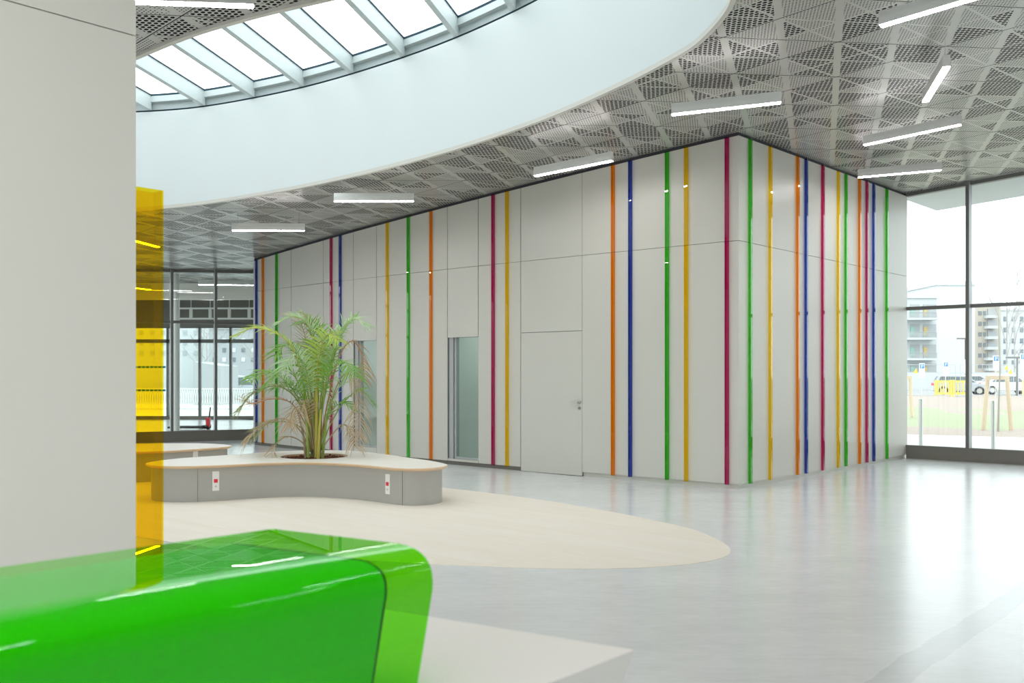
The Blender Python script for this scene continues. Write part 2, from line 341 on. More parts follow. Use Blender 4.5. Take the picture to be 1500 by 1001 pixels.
for i in range(nC-1):
    a0, a1 = cuts[i], cuts[i+1]; P_ = slabpts(a0, a1, .0065 if i < nC-2 else .0)
    if i == 0: P_ = slabpts(a0, a1)
    fw.prism(P_, ZJ+.003, ztop)
    if i == 7:
        DOORZ = 2.125; fw.prism(P_, DOORZ+.004, ZJ-.003); door_rng = (a0, a1)
    elif i in openings:
        zt, zb = openings[i]; fw.prism(P_, zt, ZJ-.003); fw.prism(P_, ZB, zb)
    elif i == 1: fw.prism(P_, 2.125, ZJ-.003); fw.prism(P_, ZB, 2.119)
    else: fw.prism(P_, ZB, ZJ-.003)
# dark backing behind the joints, with the openings left free
def backing(a0, a1, z0, z1, mi=1):
    n = max(1, int((a1-a0)/.3)); aa = [a0+(a1-a0)*i/n for i in range(n+1)]
    fw.prism([tuple((fac(a)-fn(a)*.021)[:2]) for a in aa]+[tuple((fac(a)-fn(a)*.05)[:2]) for a in aa[::-1]], z0, z1, mi)
for i in range(nC-1):
    a0, a1 = cuts[i], cuts[i+1]-(.03 if i == nC-2 else 0)
    if i in openings: backing(a0, a1, openings[i][0]+.0, lambda x, y: ceil(x, y)-.001); backing(a0, a1, ZB, openings[i][1])
    else: backing(a0, a1, ZB, lambda x, y: ceil(x, y)-.001)
curved(fw, cuts[0], cuts[7], .001, ZB, -.035, -.045, 2, 0); 
tag(struct(fw.build('wall_front', [M['panel'], M['joint'], M['plinth']])), 'gently curved wall of satin grey panels with coloured strips')
bs = MB(); bs.prism([tuple((fac(a)-fn(a)*.03)[:2]) for a in np.linspace(cuts[8], a_c-.03, 8)]+[tuple((fac(a)-fn(a)*.04)[:2]) for a in np.linspace(a_c-.03, cuts[8], 8)], .0, ZB-.004)
struct(bs.build('baseboard_front', M['panel']))
rw = MB(); L = (COR2-CORN).length
def rpr(mb, t0, t1, d0, d1, z0, z1, mi=0):
    q_ = [CORN+rdir*t0+rn*d0, CORN+rdir*t1+rn*d0, CORN+rdir*t1+rn*d1, CORN+rdir*t0+rn*d1]; mb.prism([tuple(v_[:2]) for v_ in q_], z0, z1, mi)
rpr(rw, 0.0, L-.0, 0, -.018, ZJ+.003, ztop); rpr(rw, 0.0, L, 0, -.018, ZB, ZJ-.003)
rpr(rw, .02, L, -.02, -.05, ZB, lambda x, y: ceil(x, y)-.001, 1)
tag(struct(rw.build('wall_right', [M['panel'], M['joint']])), 'flat grey panel wall running to the glass wall')
bs = MB(); rpr(bs, .03, L, -.04, -.03, .0, ZB-.001); struct(bs.build('baseboard_right', M['panel']))
# left end and hidden back of the box
eL = fac(cuts[0]); eb = AR(toar(eL.x, eL.y)[0]+.0, RW)
mb = MB(); mb.prism([tuple(v_[:2]) for v_ in (eL-fn(cuts[0])*.06, eb, eb+A*.05, eL-fn(cuts[0])*.06+A*.05)], .0, lambda x, y: ceil(x, y)); struct(mb.build('wall_box_end', M['panel']))
mb = MB(); mb.prism([tuple(v_[:2]) for v_ in (eb, COR2-A*.05, COR2-A*.05+R*.1, eb+R*.1)], 0, lambda x, y: ceil(x, y)); struct(mb.build('wall_north', M['white']))
# door
mb = MB(); a0, a1 = door_rng; mb.prism(slabpts(a0, a1, .006), .008, DOORZ-.003)
door = struct(mb.build('door_1', M['panel'])); door['label'] = 'flush grey door with steel lever handle'
ah = facu(848.5); ph = fac(ah); nh = fn(ah); th = (fac(ah+.01)-fac(ah-.01)).normalized()
hz = HC-(589.5-CY)/F*ph.y; hb = MB()
def disc(mb, c, nrm, r, t, k=20):
    mb.tube([c, c+nrm*t], r, k)
disc(hb, ph+Vector((0, 0, hz)), nh, .026, .009); hb.tube([ph+Vector((0, 0, hz)), ph+Vector((0, 0, hz))+nh*.05], .009, 10)
hb.tube([ph+Vector((0, 0, hz))+nh*.05+th*.006, ph+Vector((0, 0, hz))+nh*.052-th*.13, ], [.0095, .008], 10)
hb.build('lever_handle', M['steel'], door, smooth=False)
hb = MB(); disc(hb, ph+Vector((0, 0, hz-.085)), nh, .025, .008); hb.box(ph.x+nh.x*.009-.004, ph.x+nh.x*.009+.004, ph.y+nh.y*.009-.003, ph.y+nh.y*.009+.003, hz-.1, hz-.075, 1)
hb.build('key_escutcheon', [M['steel'], M['dark']], door)
# windows in the curved wall, with the small lit rooms behind them
for wi, (i, (zt, zb)) in enumerate(openings.items()):
    a0, a1 = cuts[i]+.0036, cuts[i+1]-.0036; fr = MB(); w0 = .02
    def seg(b0, b1, z0, z1, d0, d1, mb):
        mb.prism([tuple((fac(b)+fn(b)*d0)[:2]) for b in (b0, b1)]+[tuple((fac(b)+fn(b)*d1)[:2]) for b in (b1, b0)], z0, z1)
    seg(a0, a0+.10, zb, zt, -.03, -.16, fr); seg(a0+.115, a0+.15, zb, zt, -.05, -.12, fr); seg(a0+.15, a1, zb, zb+.035, -.03, -.10, fr)
    seg(a0, a1, zt+.001, zt+.03, -.055, -.16, fr)
    wn = struct(fr.build('window_%d' % (4+wi), M['frame_light']))
    pn = MB(); seg(a0+.15, a1, zb+.035, zt, -.075, -.083, pn); pn.build('pane', M['room_glass'], wn)
    wn['label'] = ['tall narrow glazed slot in the grey wall behind the palm', 'tall narrow glazed slot between the orange and magenta strips'][wi]
    rb = MB(); c0, c1 = fac(a0-.6), fac(a1+1.6); n0 = fn((a0+a1)/2)
    q0, q1, q2, q3 = c0-n0*.17, c1-n0*.17, c1-n0*2.2, c0-n0*2.2
    for s0, s1 in ((q1, q2), (q2, q3), (q3, q0)):
        dd = (s1-s0).normalized(); nn = Vector((dd.y, -dd.x, 0))*.05; rb.prism([tuple(v_[:2]) for v_ in (s0, s1, s1+nn, s0+nn)], .01, 2.7)
    rb.prism([tuple(v_[:2]) for v_ in (q0, q1, q2, q3)], 2.7, 2.75)
    struct(rb.build('wall_room_%d' % (wi+1), M['white']))
    cc = (q0+q1+q2+q3)/4; lp = MB(); lp.box(cc.x-.3, cc.x+.3, cc.y-.3, cc.y+.3, 2.66, 2.695)
    struct(lp.build('added_glow_panel', mat('added_room_light', (.9, .9, .9), .5, em=(.92, 1, .96), ems=3.2)))  # glowing panel added out of sight to brighten the room behind the slot
    bb = MB(); bb.obox((q2+q3)/2+n0*.25+Vector((0, 0, .36)), th*.55, n0*.16, (0, 0, .35)); tag(bb.build('low_cupboard', M['laminate'], bevel=.01), ['low grey cupboard behind the glazed slot by the palm', 'low grey cupboard behind the glazed slot near the door'][wi], 'cupboard')
# ------------------------------------------------------------------ coloured acrylic channels
def channel(P, t, nrm, zt, col, label, group, wd=.05, dp=.036):
    th_ = .004; a = P-t*wd/2; mb = MB()
    o = [(0, .001), (0, dp), (wd, dp), (wd, .001), (wd-th_, .001), (wd-th_, dp-th_), (th_, dp-th_), (th_, .001)]
    pts = [a+t*x_+nrm*y_ for x_, y_ in o]; root = MB(); root.prism([tuple(q_[:2]) for q_ in pts], ZB-.01, zt)
    tag(root.build('coloured_strip', M['acr_'+col]), label, 'strip', group)
GL = 'coloured strips on the curved grey wall'
SA = [(376.5, 'blue', 'dark blue acrylic strip at the far left end of the grey wall'),
      (386, 'orange', 'orange acrylic strip at the far left end of the grey wall, left of the palm'),
      (406, 'green', 'green acrylic strip half hidden by the left palm fronds'),
      (486, 'magenta', 'magenta acrylic strip behind the middle of the palm'),
      (499.3, 'blue', 'blue acrylic strip behind the right side of the palm'),
      (568.3, 'yellow', 'yellow acrylic strip just right of the palm'),
      (599, 'green', 'green acrylic strip between the yellow and orange strips right of the palm'),
      (632.2, 'orange', 'orange acrylic strip just left of the glazed slot'),
      (723.3, 'magenta', 'magenta acrylic strip left of the door'),
      (743.7, 'yellow', 'yellow acrylic strip beside the left edge of the door'),
      (898.8, 'orange', 'orange acrylic strip first to the right of the door'),
      (924.1, 'blue', 'blue acrylic strip second to the right of the door'),
      (978, 'green', 'bright green acrylic strip between the blue and yellow strips right of the door'),
      (1006, 'yellow', 'yellow acrylic strip near the right end of the curved wall'),
      (1065.6, 'magenta', 'magenta acrylic strip next to the wall corner')]
for u, c, lb in SA:
    a = facu(u); P = fac(a); channel(P, (fac(a+.01)-fac(a-.01)).normalized(), fn(a), ceil(P.x, P.y)-.045, c, lb, GL)
GR = 'coloured strips on the right hand grey wall'
SR = [(1097.5, 'green', 'green strip first around the wall corner'), (1127, 'yellow', 'yellow strip second around the wall corner'),
      (1167.2, 'orange', 'orange strip left of the blue one on the right hand wall'), (1179.5, 'blue', 'blue strip beside the orange one near the corner of the right hand wall'),
      (1204, 'magenta', 'pale magenta strip standing alone on the right hand wall'), (1226.6, 'yellow', 'yellow strip in the middle of the right hand wall'),
      (1237.8, 'green', 'green strip in the middle of the right hand wall, beside the yellow'), (1257.8, 'orange', 'orange strip towards the window end of the wall'),
      (1268.5, 'magenta', 'magenta strip between the orange and blue ones near the window end'), (1278.6, 'blue', 'blue strip near the window end of the wall'),
      (1297.8, 'green', 'green strip closest to the glass wall')]
for u, c, lb in SR:
    k = (u-CX)/F; t = (k*CORN.y-CORN.x)/(rdir.x-k*rdir.y); P = CORN+rdir*t; channel(P, rdir, rn, ceil(P.x, P.y)-.045, c, lb, GR)
# ------------------------------------------------------------------ pendant lamps
def lamp(c, ang, label, L=1.16, drop=.30, flatz=None):
    d = Vector((math.cos(ang), math.sin(ang), 0)); s_ = Vector((-d.y, d.x, 0)); top_ = ceil if flatz is None else (lambda x, y: flatz); zc = top_(c.x, c.y); b = Vector((c.x, c.y, zc-drop))
    d.z = top_(c.x+d.x, c.y+d.y)-zc; d.normalize()
    root = empty('pendant_lamp', b, label, 'lamp', 'linear pendant lamps')
    mb = MB(); prof = [(-.036, .0), (.036, .0), (.036, .06), (.028, .115), (-.028, .115), (-.036, .06)]
    e0, e1 = b-d*L/2, b+d*L/2; n = len(prof)
    mb.add([e0+s_*x_+Vector((0, 0, z_)) for x_, z_ in prof]+[e1+s_*x_+Vector((0, 0, z_)) for x_, z_ in prof], [tuple(range(n)), tuple(range(n, 2*n))[::-1]]+[(i, (i+1) % n, n+(i+1) % n, n+i) for i in range(n)])
    mb.build('housing', M['lamp_body'], root)
    mb = MB(); mb.obox(b+Vector((0, 0, -.004)), d*(L/2-.008), s_*.032, (0, 0, .004)); mb.build('diffuser', M['lamp_light'], root)
    for k in (-1, 1):
        q_ = b+d*k*L*.42; mb = MB(); mb.tube([q_+Vector((0, 0, .11)), Vector((q_.x, q_.y, top_(q_.x, q_.y)))], .0025, 5); mb.tube([q_+Vector((0, 0, .11)), q_+Vector((0, 0, .135))], .009, 8)
        mb.build('suspension_wire', M['wire'], root)
def lamp_px(u0, v0, u1, v1, label, drop=.30):
    r = []
    for u, v in ((u0, v0), (u1, v1)):
        a, b = (u-CX)/F, (CY-v)/F; Y = (4.633-drop-.0536*2.934+.0342*12.285-HC)/(b-.0536*a+.0342); r.append(Vector((a*Y, Y, 0)))
    d = r[1]-r[0]; lamp((r[0]+r[1])/2 if .9 < d.length < 1.4 else r[0]+d.normalized()*.58, math.atan2(d.y, d.x), label)
lamp_px(983, 168, 1145, 150, 'linear pendant lamp above the box corner, beside the oval opening')
lamp_px(1289, 38.5, 1445, -8, 'largest linear pendant lamp cut by the top right edge')
lamp_px(1358, 145, 1384, 102, 'linear pendant lamp seen almost end on among the right hand lamps')
lamp_px(1268, 212, 1405, 183, 'linear pendant lamp in the middle of the right hand ceiling, tilted up to the right')
lamp_px(1255, 260, 1381, 249, 'linear pendant lamp nearest the glass wall, over the right wall top')
lamp_px(786, 257.5, 894, 236, 'linear pendant lamp hanging just above the door panel')
lamp_px(488, 295, 607, 295, 'linear pendant lamp left of centre, over the palm')
lamp_px(339.5, 337.5, 446.5, 338, 'small linear pendant lamp over the far left end of the wall')
lamp_px(352, 8, 150, 1, 'bright linear pendant lamp at the top left beside the partition')
lamp_px(232, 362, 198, 353, 'linear pendant lamp seen through the amber cap')
random.seed(3)
for a, r in [(-1, -2), (2, 2), (5, 6), (-2.2, -3.2), (6, -1), (3, 9), (1, 13), (6, 13.5), (-7, -3), (-9, 1), (-12, -2), (-11, 4), (-14, 3), (1.5, 5), (-.5, .5), (-2.6, -.8), (-1.6, .6), (-2.9, .4), (-.2, -.7), (4, -3.2), (7, 10), (-2, 15)]:  # unseen lamps added around the hall and behind the camera as fill light
    p = AR(a, r); lamp(p, random.uniform(0, PI), 'linear pendant lamp added outside the view to light the hall')
# ------------------------------------------------------------------ benches
def bench(outline, label, hole=None, ztop_=.43, sockets=(), seams=()):
    cx_ = sum(p[0] for p in outline)/len(outline); cy_ = sum(p[1] for p in outline)/len(outline)
    root = empty('bench', (cx_, cy_, 0), label, 'bench'); L = smooth_loop(outline, 8)
    z1 = ztop_; hl = [(hole[0]+hole[2]*math.cos(t), hole[1]+hole[2]*math.sin(t)) for t in np.linspace(0, 2*PI, 49)[:-1]] if hole else None
    tp = flat('bench_top', L, hl, z1, M['bench_wood']); tp.parent = root; tp.matrix_parent_inverse = Matrix.Translation(-root.location)
    ed = MB(); ring(ed, L, z1, offset_loop(L, .004), z1-.012); ring(ed, offset_loop(L, .004), z1-.012, offset_loop(L, -.03), z1-.036); ring(ed, offset_loop(L, -.03), z1-.036, offset_loop(L, -.09), z1-.036)
    if hl: ring(ed, hl, z1, hl, z1-.036)
    ed.build('wooden_edge', M['edge_wood'], tp, smooth=False)
    B = offset_loop(L, -.062); bs = MB(); ring(bs, B, 0, B, z1-.034); 
    bo = bs.build('bench_base', M['laminate'], root, smooth=True)
    for su in seams:
        pass
    def near(u):                                                    # nearest base point seen at a column
        best = None
        for i in range(len(B)):
            p, q_ = Vector(B[i]), Vector(B[(i+1) % len(B)]); k0, k1 = p.x/p.y*F+CX-u, q_.x/q_.y*F+CX-u
            if k0*k1 <= 0 and k0 != k1:
                m_ = p+(q_-p)*(k0/(k0-k1))
                if best is None or m_.y < best[0].y: best = (m_, (q_-p).normalized())
        return best
    for u, v in sockets:
        p, t = near(u); t = t.to_3d(); nn = Vector((t.y, -t.x, 0)); nn = nn if nn.y < 0 else -nn; c = Vector((p.x, p.y, HC-(v-CY)/F*p.y))
        pl = MB(); pl.obox(c+nn*.004, t*.039, nn*.006, (0, 0, .115)); so_ = pl.build('socket_plate', M['white_plastic'], bo, bevel=.003)
        rd = MB(); rd.obox(c+nn*.012+Vector((0, 0, .003)), t*.021, nn*.004, (0, 0, .021)); rd.build('red_socket', M['red_plastic'], so_)
        gr = MB(); gr.obox(c+nn*.011+Vector((0, 0, -.062)), t*.012, nn*.001, (0, 0, .010)); gr.build('usb_port', M['rim'], so_)
    for u in seams:
        p, t = near(u); t = t.to_3d(); nn = Vector((t.y, -t.x, 0)); nn = nn if nn.y < 0 else -nn
        pl = MB(); pl.obox(Vector((p.x, p.y, .197))+nn*.0005, t*.0015, nn*.0015, (0, 0, .196)); pl.build('seam', M['joint'], bo)
    return root
b1 = [(-4.38, 11.42), (-4.19, 11.99), (-3.73, 12.48), (-3.42, 12.85), (-3.05, 13.15), (-2.62, 13.25), (-2.18, 13.12), (-1.71, 12.62), (-1.29, 12.05), (-.98, 11.62), (-.76, 11.15), (-.84, 10.84), (-1.05, 10.7), (-1.32, 10.76), (-1.85, 11.2), (-2.44, 11.47), (-2.94, 11.38), (-3.38, 11.12), (-3.84, 10.97), (-4.2, 11.08)]
HOLE = (-2.56, 12.3, .43)
bench(b1, 'large curved bench with pale wood top and a palm growing through it', HOLE, sockets=[(316, 705), (568.5, 709.5)], seams=(289.7, 589.5))
b2 = [(-4.16, 14.1), (-4.3, 13.72), (-4.78, 13.18), (-5.5, 12.9), (-6.3, 13.0), (-6.95, 13.4), (-7.1, 13.95), (-6.6, 14.35), (-5.9, 14.45), (-5.2, 14.58), (-4.6, 14.5)]
bench(b2, 'smaller pale wood topped bench behind, partly seen through the amber cap', sockets=[(286, 672)])
mu = MB(); k = 40; zs_ = .365
mu.add([(HOLE[0], HOLE[1], zs_)]+[(HOLE[0]+.425*math.cos(2*PI*i/k), HOLE[1]+.425*math.sin(2*PI*i/k), zs_) for i in range(k)], [(0, 1+i, 1+(i+1) % k) for i in range(k)])
ring(mu, [(HOLE[0]+.44*math.cos(2*PI*i/k), HOLE[1]+.44*math.sin(2*PI*i/k)) for i in range(k)], .39, [(HOLE[0]+.40*math.cos(2*PI*i/k), HOLE[1]+.40*math.sin(2*PI*i/k)) for i in range(k)], .0)
random.seed(11)
for i in range(900):
    t = random.uniform(0, 2*PI); r = .41*math.sqrt(random.random()); d = Vector((random.uniform(-1, 1), random.uniform(-1, 1), random.uniform(-.4, .4))).normalized(); e = d.cross(Vector((0, 0, 1))).normalized()
    mu.obox((HOLE[0]+r*math.cos(t), HOLE[1]+r*math.sin(t), zs_+random.uniform(.01, .045)), d*random.uniform(.012, .03), e*random.uniform(.006, .012), d.cross(e)*.004, i % 3)
tag(mu.build('bark_mulch', [mat('bark_a', (.16, .05, .03), .9), mat('bark_b', (.25, .09, .05), .9), mat('bark_c', (.08, .03, .02), .9)]), 'reddish brown bark mulch in the round planting hole of the bench', 'mulch', kind='stuff')
# ------------------------------------------------------------------ palm
def leafmat(name, c1, c2, tr=.35):
    m = mat(name, c1, .45); n = N(m); P, x, y, z = n.pos(); f = n.noise(P, 7, 3); n.bsdf(Base_Color=n.mix(f, (*c1, 1), (*c2, 1)))
    t = m.node_tree; b = t.nodes['Principled BSDF']; o = t.nodes['Material Output']; tl = t.nodes.new('ShaderNodeBsdfTranslucent'); mx = t.nodes.new('ShaderNodeMixShader'); mx.inputs[0].default_value = tr
    tl.inputs[0].default_value = (*[min(1, c*1.2) for c in c2], 1); t.links.new(b.outputs[0], mx.inputs[1]); t.links.new(tl.outputs[0], mx.inputs[2]); t.links.new(mx.outputs[0], o.inputs[0]); return m
LM = dict(g=leafmat('green_leaf', (.13, .36, .05), (.28, .52, .10)), p=leafmat('pale_green_leaf', (.30, .48, .24), (.48, .64, .36)), y=leafmat('yellow_green_leaf', (.36, .52, .06), (.55, .65, .14)),
          d=leafmat('dry_leaf', (.42, .28, .15), (.62, .48, .32), .2), o=leafmat('rusty_leaf', (.45, .22, .10), (.55, .36, .22), .2), s=leafmat('olive_leaf', (.22, .26, .08), (.36, .40, .16)))
stem_m = {k: mat('stalk_'+k, c, .5) for k, c in dict(g=(.30, .42, .08), y=(.52, .46, .08), d=(.42, .32, .18), o=(.5, .25, .1), s=(.25, .28, .1), p=(.35, .45, .12)).items()}
palm = empty('areca_palm', (HOLE[0], HOLE[1], .36), 'tall areca palm with green and dried fronds growing through the bench', 'plant')
def bez(P, n):
    P = [Vector(p) for p in P]; out = []
    for i in range(n+1):
        t = i/n; Q = P[:]
        while len(Q) > 1: Q = [Q[j].lerp(Q[j+1], t) for j in range(len(Q)-1)]
        out.append(Q[0])
    return out
def crom(P, n):
    P = [Vector(p) for p in P]; P = [P[0]*2-P[1]]+P+[P[-1]*2-P[-2]]; out = []
    for i in range(1, len(P)-2):
        for t in np.arange(n)/n:
            out.append(.5*((2*P[i])+(P[i+1]-P[i-1])*t+(2*P[i-1]-5*P[i]+4*P[i+1]-P[i+2])*t*t+(3*P[i]-P[i-1]-3*P[i+1]+P[i+2])*t**3))
    return out+[P[-2]]
def frond(path, dy, kind, ll=.3, start=.35, droop=.6, dens=1.0, rib=None):
    n = len(path); pts = []
    for i, (u, v) in enumerate(path):
        pts.append(at(u, v, HOLE[1]+dy[0]+(dy[1]-dy[0])*(i/(n-1))**1.3))
    sp = crom(pts, 14); m = len(sp); mb = MB(); mb.tube(sp, [.009*(1-.8*i/m)+.0015 for i in range(m)], 5, 1)
    Ls = [0]
    for i in range(1, m): Ls.append(Ls[-1]+(sp[i]-sp[i-1]).length)
    tot = Ls[-1]; s = tot*start; step = (.027 if kind not in 'do' else .04)/dens
    while s < tot:
        i = max(j for j in range(m) if Ls[j] <= s); i = min(i, m-2); f = (s-Ls[i])/max(1e-6, Ls[i+1]-Ls[i]); p = sp[i].lerp(sp[i+1], f); d = (sp[i+1]-sp[i]).normalized()
        x = (s-tot*start)/(tot*(1-start)); side = d.cross(Vector((0, 0, 1)))
        if side.length < .15: side = Vector((1, 0, 0))
        side.normalize(); upv = side.cross(d); 
        if upv.z < 0: upv = -upv
        ln = ll*(.45+1.1*math.sin(PI*(.12+.80*x)))*random.uniform(.75, 1.08)*.8
        for sg in (-1, 1):
            dr = (side*sg*random.uniform(.65, .9)+d*random.uniform(.45, .8)+upv*random.uniform(.05, .4)).normalized()
            g_ = Vector((0, 0, -1))*droop*random.uniform(.5, 1.3); q = []; wv = d.cross(dr).cross(dr).normalized()
            if random.random() < .5: wv = (wv+upv*random.uniform(-.8, .8)).normalized()
            for kk in range(5):
                t = kk/4; q.append(p+dr*ln*t+g_*ln*t*t*.55)
            wd = [.004, .0088, .008, .0045, .0006] if kind not in 'do' else [.004, .007, .006, .004, .0006]; vs_ = []
            for kk in range(5): vs_ += [q[kk]-wv*wd[kk], q[kk]+wv*wd[kk]]
            mb.add(vs_, [(2*kk, 2*kk+2, 2*kk+3, 2*kk+1) for kk in range(4)], 0)
        s += step
    me = mb; me_o = bpy.data.meshes.new('frond'); me_o.from_pydata(me.v, [], me.f)
    # first tube faces belong to the stalk
    me_o.materials.append(LM[kind]); me_o.materials.append(stem_m[rib or kind])
    nt = (m-1)*5+2
    for i, pl in enumerate(me_o.polygons): pl.material_index = 1 if i < nt else 0; pl.use_smooth = True
    o = bpy.data.objects.new('frond', me_o); C.objects.link(o); o.parent = palm; o.matrix_parent_inverse = Matrix.Translation(-palm.location)
    if kind in 'do': o['label'] = 'dried brown frond'
    return o
random.seed(21)
FR = [([(459, 660), (452, 600), (440, 545), (424, 505), (398, 486), (370, 481), (347, 492)], (0, -.1), 'y', .30, .45, .7),
      ([(461, 660), (458, 590), (452, 530), (446, 490), (436, 466), (418, 462)], (0, .3), 'd', .26, .62, .4),
      ([(462, 660), (460, 590), (462, 520), (452, 478), (430, 464), (404, 476)], (0, -.25), 'p', .30, .5, .5),
      ([(464, 660), (468, 600), (474, 540), (470, 492), (455, 470), (436, 476)], (0, .15), 'g', .32, .5, .7),
      ([(466, 660), (472, 600), (482, 540), (496, 492), (516, 468), (540, 478)], (0, -.2), 'p', .36, .5, .9),
      ([(465, 660), (474, 590), (488, 530), (503, 485), (523, 463)], (0, .2), 'g', .28, .55, .4),
      ([(458, 660), (448, 615), (430, 580), (404, 566), (372, 576), (348, 604)], (0, -.3), 's', .28, .4, .7),
      ([(457, 660), (446, 620), (425, 590), (396, 585), (370, 592), (352, 582)], (0, .3), 'o', .26, .45, .5),
      ([(456, 662), (440, 632), (420, 615), (395, 618), (370, 635), (356, 655)], (0, -.15), 'd', .24, .4, .9),
      ([(456, 662), (444, 630), (418, 618), (390, 622), (368, 645)], (.1, .35), 's', .24, .4, .6),
      ([(468, 655), (482, 600), (496, 560), (512, 548), (524, 585), (526, 640)], (0, -.2), 'd', .26, .5, 1.3),
      ([(468, 655), (480, 590), (496, 525), (515, 500), (530, 520), (534, 560)], (0, .2), 'o', .22, .55, 1.2),
      ([(470, 658), (485, 620), (505, 588), (528, 572), (546, 590)], (0, .1), 'g', .30, .45, .7),
      ([(468, 658), (478, 615), (492, 575), (512, 545), (536, 540)], (0, .35), 'p', .30, .45, .6),
      ([(457, 655), (446, 590), (428, 545), (408, 545), (388, 570)], (0, -.35), 'g', .34, .4, .8),
      ([(460, 655), (450, 570), (438, 520), (420, 505), (402, 522)], (.05, .3), 'g', .34, .45, .8),
      ([(463, 655), (462, 580), (468, 520), (480, 490), (496, 500)], (0, -.4), 'y', .32, .42, .7),
      ([(463, 655), (456, 590), (448, 540), (432, 520), (414, 545)], (0, -.5), 'p', .32, .45, .8),
      ([(464, 655), (470, 590), (484, 545), (504, 530), (520, 552)], (0, -.45), 'g', .30, .45, .8),
      ([(460, 660), (452, 615), (446, 596), (430, 600), (424, 625)], (0, -.35), 'd', .24, .4, 1.2),
      ([(462, 660), (458, 620), (452, 590), (442, 592), (438, 620)], (0, -.3), 'd', .26, .45, 1.3),
      ([(470, 660), (486, 638), (502, 622), (514, 632), (519, 656)], (0, -.2), 'd', .2, .45, 1.2),
      ([(468, 660), (476, 625), (488, 600), (502, 590), (516, 600)], (0, -.1), 'g', .24, .45, .6),
      ([(459, 660), (448, 620), (440, 580), (424, 562), (404, 568)], (0, .1), 'g', .3, .4, .8),
      ([(455, 662), (438, 645), (420, 640), (405, 650), (398, 664)], (0, -.2), 'd', .18, .4, .9),
      ([(465, 655), (466, 560), (462, 500), (452, 468), (440, 458)], (0, .1), 's', .24, .6, .4),
      ([(463, 660), (464, 590), (470, 545), (482, 520), (500, 510)], (0, .4), 'y', .3, .4, .6),
      ([(458, 660), (444, 600), (420, 560), (390, 545), (366, 560)], (0, .45), 'g', .3, .45, .7)]
for pth, dy, kd, ll, st, dr in FR: frond(pth, dy, kd, ll, st, dr)
for i, (u, vt, dx, dyy) in enumerate([(452, 560, -8, -.05), (457, 540, -3, .05), (463, 530, 2, -.08), (468, 550, 6, .03), (472, 585, 12, -.02), (460, 590, -12, .1), (466, 600, 4, -.12), (449, 600, -14, 0)]):
    p0 = at(u, 668, HOLE[1]+dyy); p0.z = .36; p1 = at(u+dx*.4, (668+vt)/2, HOLE[1]+dyy); p2 = at(u+dx, vt, HOLE[1]+dyy)
    s_ = crom([p0, p1, p2], 10); mb = MB(); mb.tube(s_, [.021*(1-.6*j/len(s_))+(.002 if j % 4 == 0 else 0) for j in range(len(s_))], 8)
    mb.build('cane', stem_m['gsyd'[i % 4]], palm, smooth=True)
# ------------------------------------------------------------------ reception desk and its green hood
Cd = Vector((.334, 2.58, 0)); e = Vector((.857, -.515, 0)); rr = Vector((.66, .751, 0)); td = .75
dt = MB(); q = [Cd, Cd-e*1.15, Cd-e*1.15-rr*3.4, Cd-rr*3.4]; cen = sum(q, Vector())/4
qb = [Cd-e*.17-rr*.12, Cd-e*1.05-rr*.12, Cd-e*1.05-rr*3.3, Cd-e*.17-rr*3.3]
dt.add([(p.x, p.y, .09) for p in qb]+[(p.x, p.y, td) for p in q], [(3, 2, 1, 0), (4, 5, 6, 7)]+[(i, (i+1) % 4, 4+(i+1) % 4, 4+i) for i in range(4)])
dk = empty('reception_desk', (cen.x, cen.y, 0), 'white reception desk with slanting sides in the foreground', 'desk')
dt.build('desk_body', M['desk'], dk, bevel=.004)
kp = MB(); qk = [Cd-e*.24-rr*.2, Cd-e*.98-rr*.2, Cd-e*.98-rr*3.2, Cd-e*.24-rr*3.2]; kp.prism([tuple(p[:2]) for p in qk], 0, .095); kp.build('kick_plinth', M['laminate'], dk)
P0 = Vector((-.256, 2.23, 0)); rg = Vector((.675, .738, 0))
pts = [(-.42, 1.1), (-.405, 1.1), (-.045, 1.1), (-.03, 1.1)]
for t in np.linspace(0, 1, 12)[1:]:                                  # soft bend from the top into the leaning front
    b0, b1_, b2_, b3_ = np.array([-.03, 1.1]), np.array([.05, 1.1]), np.array([.094, 1.075]), np.array([.085, 1.0])
    pts.append(tuple(b0*(1-t)**3+3*b1_*t*(1-t)**2+3*b2_*t*t*(1-t)+b3_*t**3))
pts += [(.066, .90), (.0375, .752)]
def sweep(mb, prof, t0, t1, close=True):
    n = len(prof); v0 = [P0+e*s_+rg*t0+Vector((0, 0, z_)) for s_, z_ in prof]; v1 = [P0+e*s_+rg*t1+Vector((0, 0, z_)) for s_, z_ in prof]
    mb.add(v0+v1, [tuple(range(n)), tuple(range(n, 2*n))[::-1]]+[(i, (i+1) % n, n+(i+1) % n, n+i) for i in range(n)])
def inset(prof, d):
    out = []
    for i in range(len(prof)):
        a_ = Vector(prof[max(i-1, 0)]); b_ = Vector(prof[min(i+1, len(prof)-1)]); t = (b_-a_).normalized(); out.append((prof[i][0]-t.y*-d*-1 if False else prof[i][0]+t.y*d, prof[i][1]-t.x*d))
    return out
hood = empty('counter_hood', P0+Vector((0, 0, td)), 'glossy transparent green acrylic hood over the white reception desk', 'counter')
inn = inset(pts, .010); hb = MB(); n = len(pts)
v0 = [P0+e*s_+Vector((0, 0, z_)) for s_, z_ in pts]+[P0+e*s_+Vector((0, 0, z_)) for s_, z_ in inn]; v1 = [v-rg*2.6 for v in v0]
